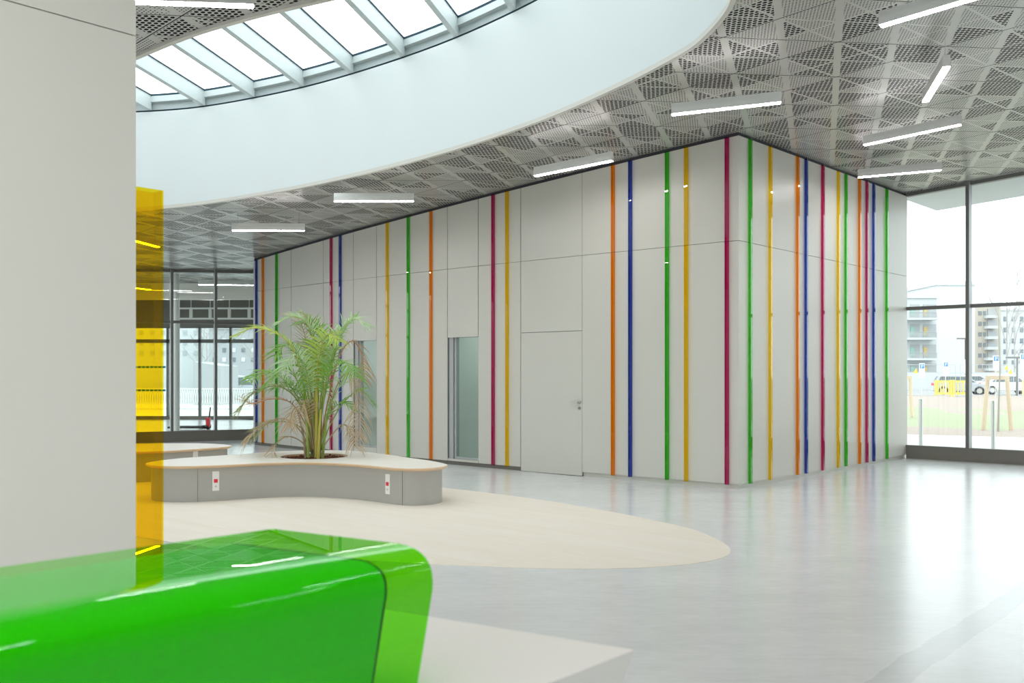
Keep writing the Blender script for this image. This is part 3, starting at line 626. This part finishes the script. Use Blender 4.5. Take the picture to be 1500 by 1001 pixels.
fs = [(i, i+1, 2*n+i+1, 2*n+i) for i in range(n-1)]+[(n+i, n+i+1, 3*n+i+1, 3*n+i) for i in range(n-1)]+[(i, i+1, n+i+1, n+i) for i in range(n-1)]+[(2*n+i, 2*n+i+1, 3*n+i+1, 3*n+i) for i in range(n-1)]+[(0, n, 3*n, 2*n), (n-1, 2*n-1, 4*n-1, 3*n-1)]
hb.add(v0+v1, fs); ho = hb.build('green_shell', M['green_hood'], hood, smooth=False)
for pl in ho.data.polygons: pl.use_smooth = True
ho.data.set_sharp_from_angle(angle=math.radians(35))
ins = inset(pts, .022); core = MB(); sweep(core, ins+[(-.40, .752)], -.12, -2.55); core.build('white_core', M['white'], hood)
sl = MB(); sweep(sl, inset(pts, .0215)+[(-.40, .752)], -.1145, -.119); sl.build('core_edge_shade', M['joint'], hood)  # dark band standing in for the shadow line along the core's end
# ------------------------------------------------------------------ far left: glass wall, annex hall and what lies beyond
W0, W1 = at(243, 633, 20.8), at(372, 629.5, 21.65); W0.z = W1.z = 0; dl = (W1-W0).normalized()
Wl, Wr = W0-dl*9, W1+dl*2.5; zsl = .236
def tcol(u):
    k = (u-CX)/F; return (k*Wl.y-Wl.x)/(dl.x-k*dl.y)
w6 = curtain('window_6', Wl, Wr, [tcol(120), tcol(180), tcol(251), tcol(315), tcol(380)], [HC+(CY-473)/F*21.2], zs=.235)
w6['label'] = 'dark framed glass wall at the far end'
st = MB(); nl = Vector((dl.y, -dl.x, 0))
for v in (538, 572):
    for u in list(range(150, 246, 6)):
        c = Wl+dl*tcol(u)+nl*.02; c.z = HC+(CY-v)/F*c.y; st.obox(c, dl*.035, nl*.001, (0, 0, .022))
st.build('sticker_row', mat('blue_sticker', (.02, .35, .62), .5), w6)
# side wall of the hall to the left, closing the room
wall('wall_west', Wl, AR(AW, S0), lambda x, y: ceil(x, y)+.34)
an = MB(); an.box(-24, -3.0, 21.9, 27.0, 4.07, 4.12); struct(an.build('ceiling_annex', M['ceiling']))
an = MB(); an.box(-24, -3, 27, 27.1, 3.6, 4.6); struct(an.build('wall_annex_bulkhead', M['panel_white']))
an = MB(); an.box(-24, -3, 21.85, 21.95, 3.95, 4.3); struct(an.build('trim_2', M['frame']))
an = MB(); an.box(-24, -3, 27.1, 31.2, 4.55, 4.65); struct(an.build('roof_annex', M['brown_void']))
an = MB(); an.box(-24, -3, 31, 31.2, 3.02, 4.6); an.box(-24, -3, 31, 31.2, 0, .1); struct(an.build('wall_annex', M['plinth']))
an = MB(); an.box(-3.1, -3, 22, 31.2, 0, 4.6); struct(an.build('wall_annex_right', M['white']))
an = MB(); an.box(-24.1, -24, 22, 31.2, 0, 4.6); struct(an.build('wall_annex_left', M['white']))
tr = empty('cable_tray', at(310, 460, 28.5), 'white ladder shaped cable tray hung in the annex above the glazing', 'cable tray')
mb = MB(); x0, x1 = at(262, 450, 28.5).x, at(420, 450, 28.5).x; zt_ = at(0, 451, 28.5).z; zb_ = at(0, 467, 28.5).z
mb.box(x0, x1, 28.4, 28.46, zt_-.05, zt_); mb.box(x0, x1, 28.4, 28.46, zb_-.03, zb_+.02); mb.build('rail', M['white'], tr)
for u in (281, 309, 337, 366): x = at(u, 450, 28.5).x; mb = MB(); mb.box(x-.04, x+.04, 28.39, 28.47, zb_, zt_); mb.box(x-.008, x+.008, 28.42, 28.44, zt_, 4.55); mb.build('hanger', M['white'], tr)
for u_, Y_, an_ in ((335, 24.3, .1), (190, 25.0, 1.2)):  # the second lamp is added behind the partition to light the annex
    p = at(u_, 410, Y_); lamp(p, an_, 'pendant lamp in the annex behind the far glass wall', 1.5, .3, 4.07)
cl = MB(); c = at(257, 500, 23.2); cl.tube([(c.x, c.y, 0), (c.x, c.y, 4.07)], .1, 20); struct(cl.build('column_1', M['white'], smooth=True))
# outer glazing of the annex
og = MB(); Yg = 31.05
def xg(u, Y=Yg): return (u-CX)/F*Y
zr = HC+(CY-500)/F*Yg; zl_ = HC+(CY-611)/F*Yg; zh_ = HC+(CY-481)/F*Yg
for u in (100, 147, 194, 246, 292.8, 338, 384): og.box(xg(u)-.04, xg(u)+.04, Yg-.04, Yg+.06, zl_-.05, 3.05)
og.box(-24, -3, Yg-.04, Yg+.06, zr-.06, zr+.06); og.box(-24, -3, Yg-.04, Yg+.06, zl_-.1, zl_+.03); og.box(-24, -3, Yg-.04, Yg+.06, zh_, zh_+.08)
o7 = struct(og.build('window_7', M['frame'])); pg = MB(); pg.box(-24, -3, Yg+.005, Yg+.015, zl_, zh_); pg.build('pane', M['clear'], o7)
pt = empty('hand_truck', at(300, 629, 25.2)*1, 'black and red hand truck standing in the annex behind the glass', 'hand truck'); b = on_z(305, 629.5, 0)
mb = MB(); mb.tube([(b.x, b.y, .1), (b.x+.03, b.y, .35), (b.x+.06, b.y, .60)], [.03, .022, .015], 8); mb.build('handle', M['dark'], pt)
mb = MB(); mb.box(b.x-.05, b.x+.05, b.y-.05, b.y+.05, .08, .32); mb.build('pump_housing', M['red_plastic'], pt)
mb = MB(); mb.box(b.x-1.0, b.x, b.y-.25, b.y-.1, .04, .09); mb.box(b.x-1.0, b.x, b.y+.1, b.y+.25, .04, .09); mb.box(b.x-.1, b.x, b.y-.25, b.y+.25, .03, .12); mb.build('fork', M['dark'], pt)
mb = MB(); mb.tube([(b.x, b.y-.06, .04), (b.x, b.y+.06, .04)], .04, 12); mb.build('wheel', M['dark'], pt)
# ------------------------------------------------------------------ outdoors
def ground(name, P, m, z): g = MB(); g.add([(x, y, z) for x, y in P], [tuple(range(len(P)))]); return struct(g.build(name, m))
gm, n_, p_, q_, f_ = streaky('asphalt', (.26, .26, .27), (.34, .34, .34), (1, 1), .8, .9)
ground('ground', [(-300, -100), (300, -100), (300, 400), (-300, 400)], gm, -.04)
pv, n_, p_, q_, f_ = streaky('pale_paving', (.52, .51, .50), (.58, .57, .56), (1, 1), 1.5, .8)
o_ = AR(AC-3, RW+.1); 
def along(a, r): return tuple(AR(a, r)[:2])
# the strip of paving, mulch and lawn follow lines read off the ground outside
pa0, pa1 = on_z(1325, 635.5, 0), on_z(1500, 640, 0); dv = (pa1-pa0).normalized(); nv = Vector((-dv.y, dv.x, 0)); nv = nv if nv.y > 0 else -nv
def strip2(d0, d1): return [tuple((pa0-dv*14+nv*d0)[:2]), tuple((pa1+dv*26+nv*d0)[:2]), tuple((pa1+dv*26+nv*d1)[:2]), tuple((pa0-dv*14+nv*d1)[:2])]
pvx = MB(); pvx.add([(*AR(AC+.02, RW+.1)[:2], -.02), (*AR(AC+40, RW+.1)[:2], -.02), (*strip2(0, 1)[1], -.02), (*strip2(0, 1)[0], -.02), (*AR(AC-6, RW+.3)[:2], -.02)], [(0, 1, 2, 3, 4)]); struct(pvx.build('pavement', pv))
m = M['mound'] = mat('lawn_and_bark', (.3, .25, .2), .95); n = N(m); P, x, y, z = n.pos()
dd_ = n.m('SUBTRACT', n.lin(x, y, nv.x, nv.y), pa0.dot(nv)); big_ = n.noise(n.comb(n.m('MULTIPLY', x, .5), n.m('MULTIPLY', y, .22)), .9, 4); fine = n.noise(P, 9, 6, .7)
brown = n.mix(fine, (.26, .20, .17, 1), (.50, .43, .38, 1)); green = n.mix(fine, (.26, .30, .17, 1), (.38, .42, .27, 1))
g1 = n.m('MULTIPLY', n.m('GREATER_THAN', n.m('ADD', dd_, n.m('MULTIPLY', big_, 9)), 7.5), n.m('LESS_THAN', n.m('ADD', dd_, n.m('MULTIPLY', big_, 34)), 31))
n.bsdf(Base_Color=n.mix(n.m('MULTIPLY', g1, .85), brown, green)); n.bump(fine, .05, .8)
md = MB(); nx, ny = 30, 26; V = []; Fc = []
for j in range(ny+1):
    for i in range(nx+1):
        q_ = pa0-dv*14+dv*((pa1-pa0).length+40)*i/nx+nv*(46*(j/ny)**1.4); tt = 46*(j/ny)**1.4
        zz = -.03+.06*min(1, tt/1.5)+.10*math.sin(PI*min(1, tt/46))+.05*math.sin(i*1.3+j*.7)*min(1, tt/4); V.append((q_.x, q_.y, zz))
for j in range(ny):
    for i in range(nx): a_ = j*(nx+1)+i; Fc.append((a_, a_+1, a_+nx+2, a_+nx+1))
md.add(V, Fc); struct(md.build('lawn', M['mound'], smooth=True))
for u, vt, Y, lb in ((1348.8, 584, 19.6, 'steel bollard outside the left pane of the glass wall'), (1454.7, 586.6, 18.9, 'steel bollard outside the second pane of the glass wall')):
    p = at(u, vt, Y); mb = MB(); mb.tube([(p.x, p.y, -.02), (p.x, p.y, p.z-.01), (p.x, p.y, p.z)], [.042, .042, .034], 20); tag(mb.build('bollard', M['steel'], smooth=False), lb, 'bollard', 'steel bollards')
pine = mat('pale_timber', (.62, .50, .36), .8)
def stake(us, lb, Y=24.6):
    r = empty('tree_stake', at(us[0][0], 631, Y), lb, 'tree support', 'timber tree supports')
    for (u0, v0, u1, v1, dy) in us: mb = MB(); a_, b_ = at(u0, v0, Y+dy), at(u1, v1, Y); b_.z = max(b_.z, -.02); mb.tube([b_, a_], .055, 8); mb.build('leg', pine, r)
    mb = MB(); a_ = at(us[0][0], us[0][1]+1.5, Y); b_ = at(us[-1][0], us[-1][1]+1.5, Y); mb.obox((a_+b_)/2, (b_-a_)/2+Vector((.05, 0, 0)), (0, .03, 0), (0, 0, .05)); mb.build('crossbar', pine, r)
stake([(1447, 552, 1440.5, 631, .2), (1475, 552, 1481.5, 633, .2)], 'timber tree support frame outside the second pane')
stake([(1300, 552, 1296, 611, .2), (1333, 552, 1336, 611, .2)], 'timber tree support leg at the left edge of the glass wall', 31)
def tree(x, y, h, spread, lb, name='bare_tree', seed=1, col=(.30, .27, .25), r0=.1, upr=.8):
    random.seed(seed); mb = MB()
    def grow(p, d, L, r, dep):
        q = p+d*L*.5+Vector((random.uniform(-.04, .04)*L, random.uniform(-.04, .04)*L, 0)); e_ = p+d*L; mb.tube([p, q, e_], [r, r*.8, r*.6], 5, cap=False)
        if dep == 0: return
        for k in range(4 if dep > 1 else 5):
            t = random.uniform(.25, 1.0); st_ = p.lerp(e_, t); an_ = random.uniform(0, 2*PI); dd = (d*upr+Vector((math.cos(an_), math.sin(an_), .15))*spread).normalized(); grow(st_, dd, L*random.uniform(.4, .62), r*.5, dep-1)
    grow(Vector((x, y, -.03)), Vector((0, 0, 1)), h*.7, r0, 4); return tag(mb.build(name, mat('bark_'+str(seed), col, .9)), lb, 'tree')
p = on_z(1462, 634, 0); mb = MB(); mb.tube([(p.x, p.y, 0), (p.x+.05, p.y, 1.6), (p.x, p.y, 3.2)], [.03, .022, .008], 6); tag(mb.build('sapling', mat('sapling_bark', (.4, .36, .32), .9)), 'thin young tree trunk inside the timber support', 'tree')
# vehicles
tyre = mat('tyre', (.03, .03, .03), .8); cglass = mat('car_glass', (.10, .12, .13), .1)
def car(cx_, cy_, ang, L, H, body, lb, kind='hatch'):
    r = empty('car', (cx_, cy_, .0), lb, 'car', 'cars in the car park'); r.rotation_euler.z = ang; bpy.context.view_layer.update()
    def add(mb, nm, m, par=r, sm=False, bev=0):
        me = bpy.data.meshes.new(nm); me.from_pydata(mb.v, [], mb.f); me.materials.append(m); bm = bmesh.new(); bm.from_mesh(me); bmesh.ops.recalc_face_normals(bm, faces=bm.faces); bm.to_mesh(me); bm.free()
        o = bpy.data.objects.new(nm, me); C.objects.link(o); o.parent = par
        if bev: b_ = o.modifiers.new('bevel', 'BEVEL'); b_.width = bev; b_.segments = 3; b_.limit_method = 'ANGLE'
        return o
    h = H; wd = .86
    lower = [(-L/2, .28), (-L/2+.02, .62), (-L/2+.12, .86), (-L*.28, .90), (L*.2, .88), (L/2-.25, .76), (L/2, .60), (L/2, .28)]
    roof = [(-L/2+.10, .86), (-L/2+.38, h-.04), (-L*.08, h), (L*.10, h-.06), (L*.29, .86)] if kind == 'hatch' else [(-L*.36, .86), (-L*.22, h-.03), (0, h), (L*.10, h-.05), (L*.28, .86)]
    def ext(prof, w0, w1):
        mb = MB(); n_ = len(prof); zm = min(z for _, z in prof); zM = max(z for _, z in prof); f = lambda z: w0+(w1-w0)*(z-zm)/(zM-zm)
        mb.add([(x, -f(z), z) for x, z in prof]+[(x, f(z), z) for x, z in prof], [tuple(range(n_)), tuple(range(n_, 2*n_))[::-1]]+[(i, (i+1) % n_, n_+(i+1) % n_, n_+i) for i in range(n_)]); return mb
    add(ext(lower, wd, wd-.06), 'body', body, bev=.05); cab = add(ext(roof, wd-.07, wd-.24), 'cabin', body, bev=.05)
    for sg in (-1, 1):
        mb = MB(); x0, x1 = roof[0][0]+.25, roof[-1][0]-.2; y0, y1 = sg*(wd-.065), sg*(wd-.20); xs0, xs1 = roof[1][0]+.14, roof[3][0]-.02
        v = [(x0, y0, .92), (x1, y0, .92), (xs1, y1, h-.14), (xs0, y1, h-.12)]; mb.add([(a_, b_+sg*.0, c_) for a_, b_, c_ in v]+[(a_, b_+sg*.012, c_) for a_, b_, c_ in v], [(0, 1, 2, 3), (7, 6, 5, 4), (0, 4, 5, 1), (1, 5, 6, 2), (2, 6, 7, 3), (3, 7, 4, 0)]); add(mb, 'side_window', cglass)
        for xx in (-L*.31, L*.31):
            mb = MB(); mb.tube([(xx, sg*(wd-.18), .31), (xx, sg*(wd+.01), .31)], .31, 20); wh = add(mb, 'wheel', tyre); mb = MB(); mb.tube([(xx, sg*(wd+.005), .31), (xx, sg*(wd+.02), .31)], .18, 12); add(mb, 'hubcap', M['steel'], wh)
        mb = MB(); mb.box(-L/2-.01, -L/2+.08, sg*.62-.12, sg*.62+.12, .66, .84); add(mb, 'tail_light', M['red_plastic'])
        mb = MB(); mb.box(L/2-.2, L/2-.02, sg*.62-.12, sg*.62+.12, .62, .74); add(mb, 'headlight', M['white_plastic'])
    for a0_, a1_, nm in ((roof[0], roof[1], 'rear_window'), (roof[4], roof[3], 'windscreen')):
        mb = MB(); x0, z0 = a0_; x1, z1 = a1_; sx = -.015 if nm == 'rear_window' else .015
        q0, q1 = (x0+(x1-x0)*.15+sx, z0+(z1-z0)*.15), (x0+(x1-x0)*.88+sx, z0+(z1-z0)*.88)
        mb.add([(q0[0], -.68, q0[1]), (q0[0], .68, q0[1]), (q1[0], .58, q1[1]), (q1[0], -.58, q1[1])]+[(q0[0]+sx, -.68, q0[1]+.01), (q0[0]+sx, .68, q0[1]+.01), (q1[0]+sx, .58, q1[1]+.01), (q1[0]+sx, -.58, q1[1]+.01)], [(0, 1, 2, 3), (7, 6, 5, 4), (0, 4, 5, 1), (1, 5, 6, 2), (2, 6, 7, 3), (3, 7, 4, 0)]); add(mb, nm, cglass)
    return r
silver = mat('silver_paint', (.42, .45, .48), .3); whitep = mat('white_car_paint', (.72, .73, .74), .3)
p = on_z(1373, 577.5, -.0); car(p.x, 66, -.35, 3.6, 1.42, silver, 'silver hatchback parked outside the left pane')
car(at(1473, 575, 68.5).x, 68.5, -.04, 4.3, 1.45, whitep, 'white saloon car parked outside the second pane', 'sedan')
car(at(1425, 575, 78).x, 78, -.2, 4.2, 1.42, whitep, 'white car mostly hidden behind the mullion', 'sedan')
yb = mat('yellow_barrier', (.78, .62, .12), .6)
def barrier(u0, u1, Y, lb):
    x0, x1 = at(u0, 0, Y).x, at(u1, 0, Y).x; mb = MB(); z0, z1 = .12, 1.05
    mb.box(x0, x1, Y-.04, Y+.04, z1-.14, z1); mb.box(x0, x1, Y-.04, Y+.04, z0, z0+.16)
    k = int((x1-x0)/.16)
    for i in range(k+1): x = x0+(x1-x0)*i/k; mb.box(x-.035, x+.035, Y-.02, Y+.02, z0, z1)
    for x in (x0+.05, x1-.05): mb.box(x-.06, x+.06, Y-.05, Y+.05, -.03, z1+.04); mb.box(x-.08, x+.08, Y-.3, Y+.3, -.03, .03)
    tag(mb.build('crowd_barrier', yb), lb, 'barrier', 'yellow plastic barriers')
barrier(1370, 1394, 62, 'yellow plastic barrier in front of the silver hatchback'); barrier(1395.6, 1419, 62, 'yellow plastic barrier next to the mullion'); barrier(1498, 1522, 60, 'yellow plastic barrier cut by the right frame edge')
# wire site fence
wm = mat('galvanised_wire', (.48, .50, .52), .5)
Yf = 59.0; x = at(1322, 0, Yf).x; kf = 0
while x < 38:
    mb = MB(); z0, z1 = .15, 2.05
    for xx in (x, x+3.3): mb.tube([(xx, Yf, -.03), (xx, Yf, z1)], .025, 6)
    for zz in (z0, z1): mb.tube([(x, Yf, zz), (x+3.3, Yf, zz)], .02, 6)
    for i in range(1, 22): mb.tube([(x+3.3*i/22, Yf, z0), (x+3.3*i/22, Yf, z1)], .005, 4)
    for i in range(1, 8): zz = z0+(z1-z0)*i/8; mb.tube([(x, Yf, zz), (x+3.3, Yf, zz)], .005, 4)
    mb.box(x-.12, x+.12, Yf-.3, Yf+.3, -.03, .1)
    tag(mb.build('fence_panel', wm), 'wire mesh site fence panel between the lawn and the cars', 'fence', 'wire mesh fence panels'); x += 3.6; kf += 1
# parking signs
blue = mat('sign_blue', (.05, .25, .62), .5); wsign = mat('sign_white', (.8, .8, .82), .5)
def psign(u, v0, v1, Y, lb):
    c = at(u, v0, Y); hh = (v1-v0)/F*Y; ww = hh*.38; r = empty('parking_sign', (c.x, Y, 0), lb, 'sign', 'parking signs')
    mb = MB(); mb.tube([(c.x, Y+.04, -.03), (c.x, Y+.04, c.z)], .03, 6); mb.build('pole', M['steel'], r)
    mb = MB(); mb.box(c.x-ww/2, c.x+ww/2, Y-.015, Y+.015, c.z-hh, c.z); bo = mb.build('sign_board', wsign, r)
    mb = MB(); s_ = ww*.40; zc = c.z-s_-.06*hh; mb.box(c.x-s_, c.x+s_, Y-.022, Y-.016, zc-s_, zc+s_); mb.build('blue_square', blue, bo)
    mb = MB(); k = s_*.18; mb.box(c.x-.45*s_, c.x-.45*s_+k*1.4, Y-.03, Y-.023, zc-.75*s_, zc+.75*s_); mb.box(c.x-.2*s_, c.x+.35*s_, Y-.03, Y-.023, zc+.75*s_-k, zc+.75*s_); mb.box(c.x-.2*s_, c.x+.35*s_, Y-.03, Y-.023, zc-.15*s_, zc-.15*s_+k)
    mb.box(c.x+.35*s_-k*.3, c.x+.35*s_+k, Y-.03, Y-.023, zc-.15*s_+k*.5, zc+.75*s_-k*.5); mb.build('letter_p', wsign, bo)
psign(1350.5, 532.5, 553, 57.5, 'parking sign furthest left, in front of the silver hatchback'); psign(1385.5, 530, 549, 58, 'parking sign above the yellow barriers in the left pane')
psign(1417, 527, 548, 58, 'parking sign half hidden by the mullion'); psign(1459, 521, 543, 55, 'parking sign above the white saloon car'); psign(1499, 518, 541, 55, 'parking sign at the right frame edge')
flag = mat('yellow_orange_flag', (.85, .55, .08), .6)
for u, v, lb in ((1341, 544, 'small orange triangular flag on the fence near the left parking sign'), (1474, 539, 'small orange triangular flag above the white saloon'), (1480, 545, 'lower orange triangular flag right of the timber support')):
    c = at(u, v, 58.8); mb = MB(); mb.add([(c.x-.13, 58.8, c.z-.12), (c.x+.15, 58.8, c.z-.14), (c.x+.05, 58.8, c.z+.17), (c.x-.13, 58.83, c.z-.12), (c.x+.15, 58.83, c.z-.14), (c.x+.05, 58.83, c.z+.17)], [(0, 1, 2), (5, 4, 3), (0, 3, 4, 1), (1, 4, 5, 2), (2, 5, 3, 0)]); tag(mb.build('flag', flag), lb, 'flag', 'orange flags on the fence')
# street lamps
for u, vt, Y, lb in ((1414, 497, 80, 'tall street lamp in front of the white building'), (1490, 525, 62, 'short rounded street lamp behind the fence at the right')):
    c = at(u, vt, Y); r = empty('street_lamp', (c.x, Y, 0), lb, 'street lamp'); mb = MB(); mb.tube([(c.x, Y, -.03), (c.x, Y, c.z)], [.09, .05], 8); mb.build('pole', M['frame'], r)
    mb = MB(); mb.box(c.x-.7, c.x+.15, Y-.12, Y+.12, c.z-.02, c.z+.10); mb.build('lamp_head', M['frame'], r)
# buildings
bwhite = mat('white_render', (.56, .58, .59), .8); btan = mat('tan_render', (.50, .45, .38), .8); bgrey = mat('grey_render', (.40, .41, .42), .8); dglass = mat('window_dark', (.17, .20, .22), .3); ochre = mat('ochre_panel', (.58, .42, .18), .7); teal = mat('teal_panel', (.30, .50, .44), .7)
def building(name, u0, u1, vt, Y, dep, m, lb): 
    x0, x1 = at(u0, 0, Y).x, at(u1, 0, Y).x; z = at(0, vt, Y).z; r = empty(name, ((x0+x1)/2, Y, 0), lb, 'building'); mb = MB(); mb.box(x0, x1, Y, Y+dep, -.04, z); mb.build('facade', m, r); mb = MB(); mb.box(x0-.2, x1+.2, Y-.2, Y+dep+.2, z, z+.4); mb.build('roof', M['soffit'], r); return r
def win(r, u0, u1, v0, v1, Y, m=None, nm='window'):
    a_, b_ = at(u0, v0, Y), at(u1, v1, Y); mb = MB(); mb.box(a_.x, b_.x, Y-.06, Y+.05, b_.z, a_.z); mb.build(nm, m or dglass, r)
b1_ = building('apartment_building', 1318, 1372, 437, 96, 12, bwhite, 'white apartment block with open balconies at the left of the glass wall')
for k, v in enumerate((446, 475, 505, 533)):
    for (u0, u1) in ((1333, 1347), (1352, 1371)):
        win(b1_, u0, u1, v, v+20, 96, bgrey, 'balcony_recess'); win(b1_, u0+1, u0+6, v+4, v+17, 95.9, teal if (u0 < 1340) else ochre, 'coloured_panel')
    a_, b2_ = at(1320, v+20, 95), at(1372, v+23, 95); mb = MB(); mb.box(a_.x, b2_.x, 94.6, 96, b2_.z, a_.z); mb.build('balcony_slab', bwhite, b1_)
    mb = MB(); a_ = at(1332, v+12, 94.7); b2_ = at(1372, v+20, 94.7)
    for i in range(26): x = a_.x+(b2_.x-a_.x)*i/25; mb.box(x-.02, x+.02, 94.65, 94.7, b2_.z, a_.z)
    mb.box(a_.x, b2_.x, 94.65, 94.7, a_.z-.05, a_.z+.03); mb.build('railing', M['frame_light'], b1_)
b2b = building('white_block', 1372.5, 1428, 418, 109, 16, mat('pale_render', (.66, .67, .68), .8), 'plain white windowless block beside the balconies')
b3 = building('tower_block', 1428, 1466, 447, 130, 12, btan, 'tan tower block with rows of windows and grey balconies')
for k in range(6):
    v = 456+k*15.5; win(b3, 1433, 1438, v, v+6, 130); win(b3, 1440, 1444, v, v+6, 130); win(b3, 1447, 1460, v-3, v+9, 129.9, bgrey, 'balcony_recess')
    a_, b_ = at(1446.5, v+6, 129), at(1461, v+10, 129); mb = MB(); mb.box(a_.x, b_.x, 128.8, 130, b_.z, a_.z); mb.build('balcony', bwhite, b3)
b4 = building('long_pale_building', 1466, 1560, 455, 150, 12, bwhite, 'long pale building behind the bare poplar')
for k in range(5):
    for j in range(7): u = 1470+j*12; v = 464+k*16; win(b4, u, u+5, v, v+7, 150)
mb = MB(); a_, b_ = at(1318, 546, 90), at(1560, 560, 90); mb.box(a_.x, b_.x, 89.8, 90, -.04, a_.z); struct(mb.build('boundary_wall', bwhite))
p = at(1475, 560, 95); tree(p.x, 95, 12.5, .34, 'tall bare poplar between the tower block and the right edge', 'poplar_tree', 5, upr=1.25, r0=.11, col=(.42, .40, .38))
p = at(1486, 560, 90); tree(p.x, 90, 8, .7, 'bare tree at the right edge in front of the pale building', 'bare_tree', 9, upr=.9, r0=.09, col=(.42, .40, .38))
# beyond the annex
snow = mat('pale_concrete_out', (.5, .5, .5), .9)
ground('terrace', [(-30, 31.3), (0, 31.3), (0, 48), (-30, 48)], pv, -.02)
def bx(u0, u1, v0, v1, Y, dep, m, nm, lb, cat):
    a_, b_ = at(u0, v0, Y), at(u1, v1, Y); mb = MB(); mb.box(a_.x, b_.x, Y, Y+dep, max(-.03, b_.z), a_.z); return tag(mb.build(nm, m), lb, cat)
g = building('grey_apartment_block', 306, 420, 482, 90, 12, mat('grey_block', (.42, .43, .45), .8), 'grey apartment block beyond the annex glazing')
for k in range(3):
    for j in range(5): u = 312+j*14; v = 496+k*14; win(g, u, u+5, v, v+6, 90, mat('pale_window', (.7, .72, .74), .4) if (j+k) % 2 else dglass)
g = building('white_house', 190, 306, 470, 100, 12, bwhite, 'white house beyond the left part of the annex glazing')
for k in range(3):
    for j in range(6): u = 204+j*16; v = 484+k*15; win(g, u, u+6, v, v+7, 100, mat('house_window', (.40, .43, .45), .4))
mb = MB(); a_ = at(283, 540, 46); b_ = at(323, 560, 46); mb.add([(a_.x, 46, 0), (b_.x, 46, 0), (b_.x, 46, at(0, 566, 46).z), (b_.x, 46, at(0, 536, 46).z), (a_.x, 46, at(0, 530, 46).z)]+[(a_.x, 49, 0), (b_.x, 49, 0), (b_.x, 49, at(0, 566, 46).z), (b_.x, 49, at(0, 536, 46).z), (a_.x, 49, at(0, 530, 46).z)], [(0, 1, 2, 3, 4), (9, 8, 7, 6, 5)]+[(i, (i+1) % 5, 5+(i+1) % 5, 5+i) for i in range(5)])
tag(mb.build('ramp_building', mat('pale_shed', (.40, .41, .42), .8)), 'white low building with sloping edge behind the annex glazing', 'building')
mb = MB(); Y = 40; x0, x1 = at(190, 0, Y).x, at(400, 0, Y).x; z0, z1 = at(0, 606, Y).z, at(0, 569, Y).z
mb.box(x0, x1, Y, Y+.05, z1-.05, z1); mb.box(x0, x1, Y, Y+.05, max(z0, 0), max(z0, 0)+.06)
k = 60
for i in range(k): x = x0+(x1-x0)*i/k; mb.tube([(x, Y+.02, max(z0, 0)), (x+(x1-x0)/k, Y+.02, z1)], .012, 4); mb.tube([(x+(x1-x0)/k, Y+.03, max(z0, 0)), (x, Y+.03, z1)], .012, 4)
tag(mb.build('white_fence', M['white']), 'white lattice fence beyond the annex glazing', 'fence')
mb = MB(); a_ = at(190, 600, 40.3); mb.box(x0, x1, 40.3, 40.5, -.02, at(0, 598, 40.3).z); struct(mb.build('low_wall', snow))
car(at(345, 590, 52).x, 52, .2, 4.2, 1.42, silver, 'silver car parked beyond the annex fence', 'sedan')
for i, (u, s_) in enumerate(((300, 31), (352, 32), (228, 33))): p = at(u, 560, 60); tree(p.x, 60+i*5, 6.5, .8, ['bare tree beyond the annex, left of centre post', 'bare tree beyond the annex next to the panel wall', 'bare tree beyond the annex, behind the amber cap'][i], 'bare_tree', s_, r0=.05, col=(.42, .40, .38))
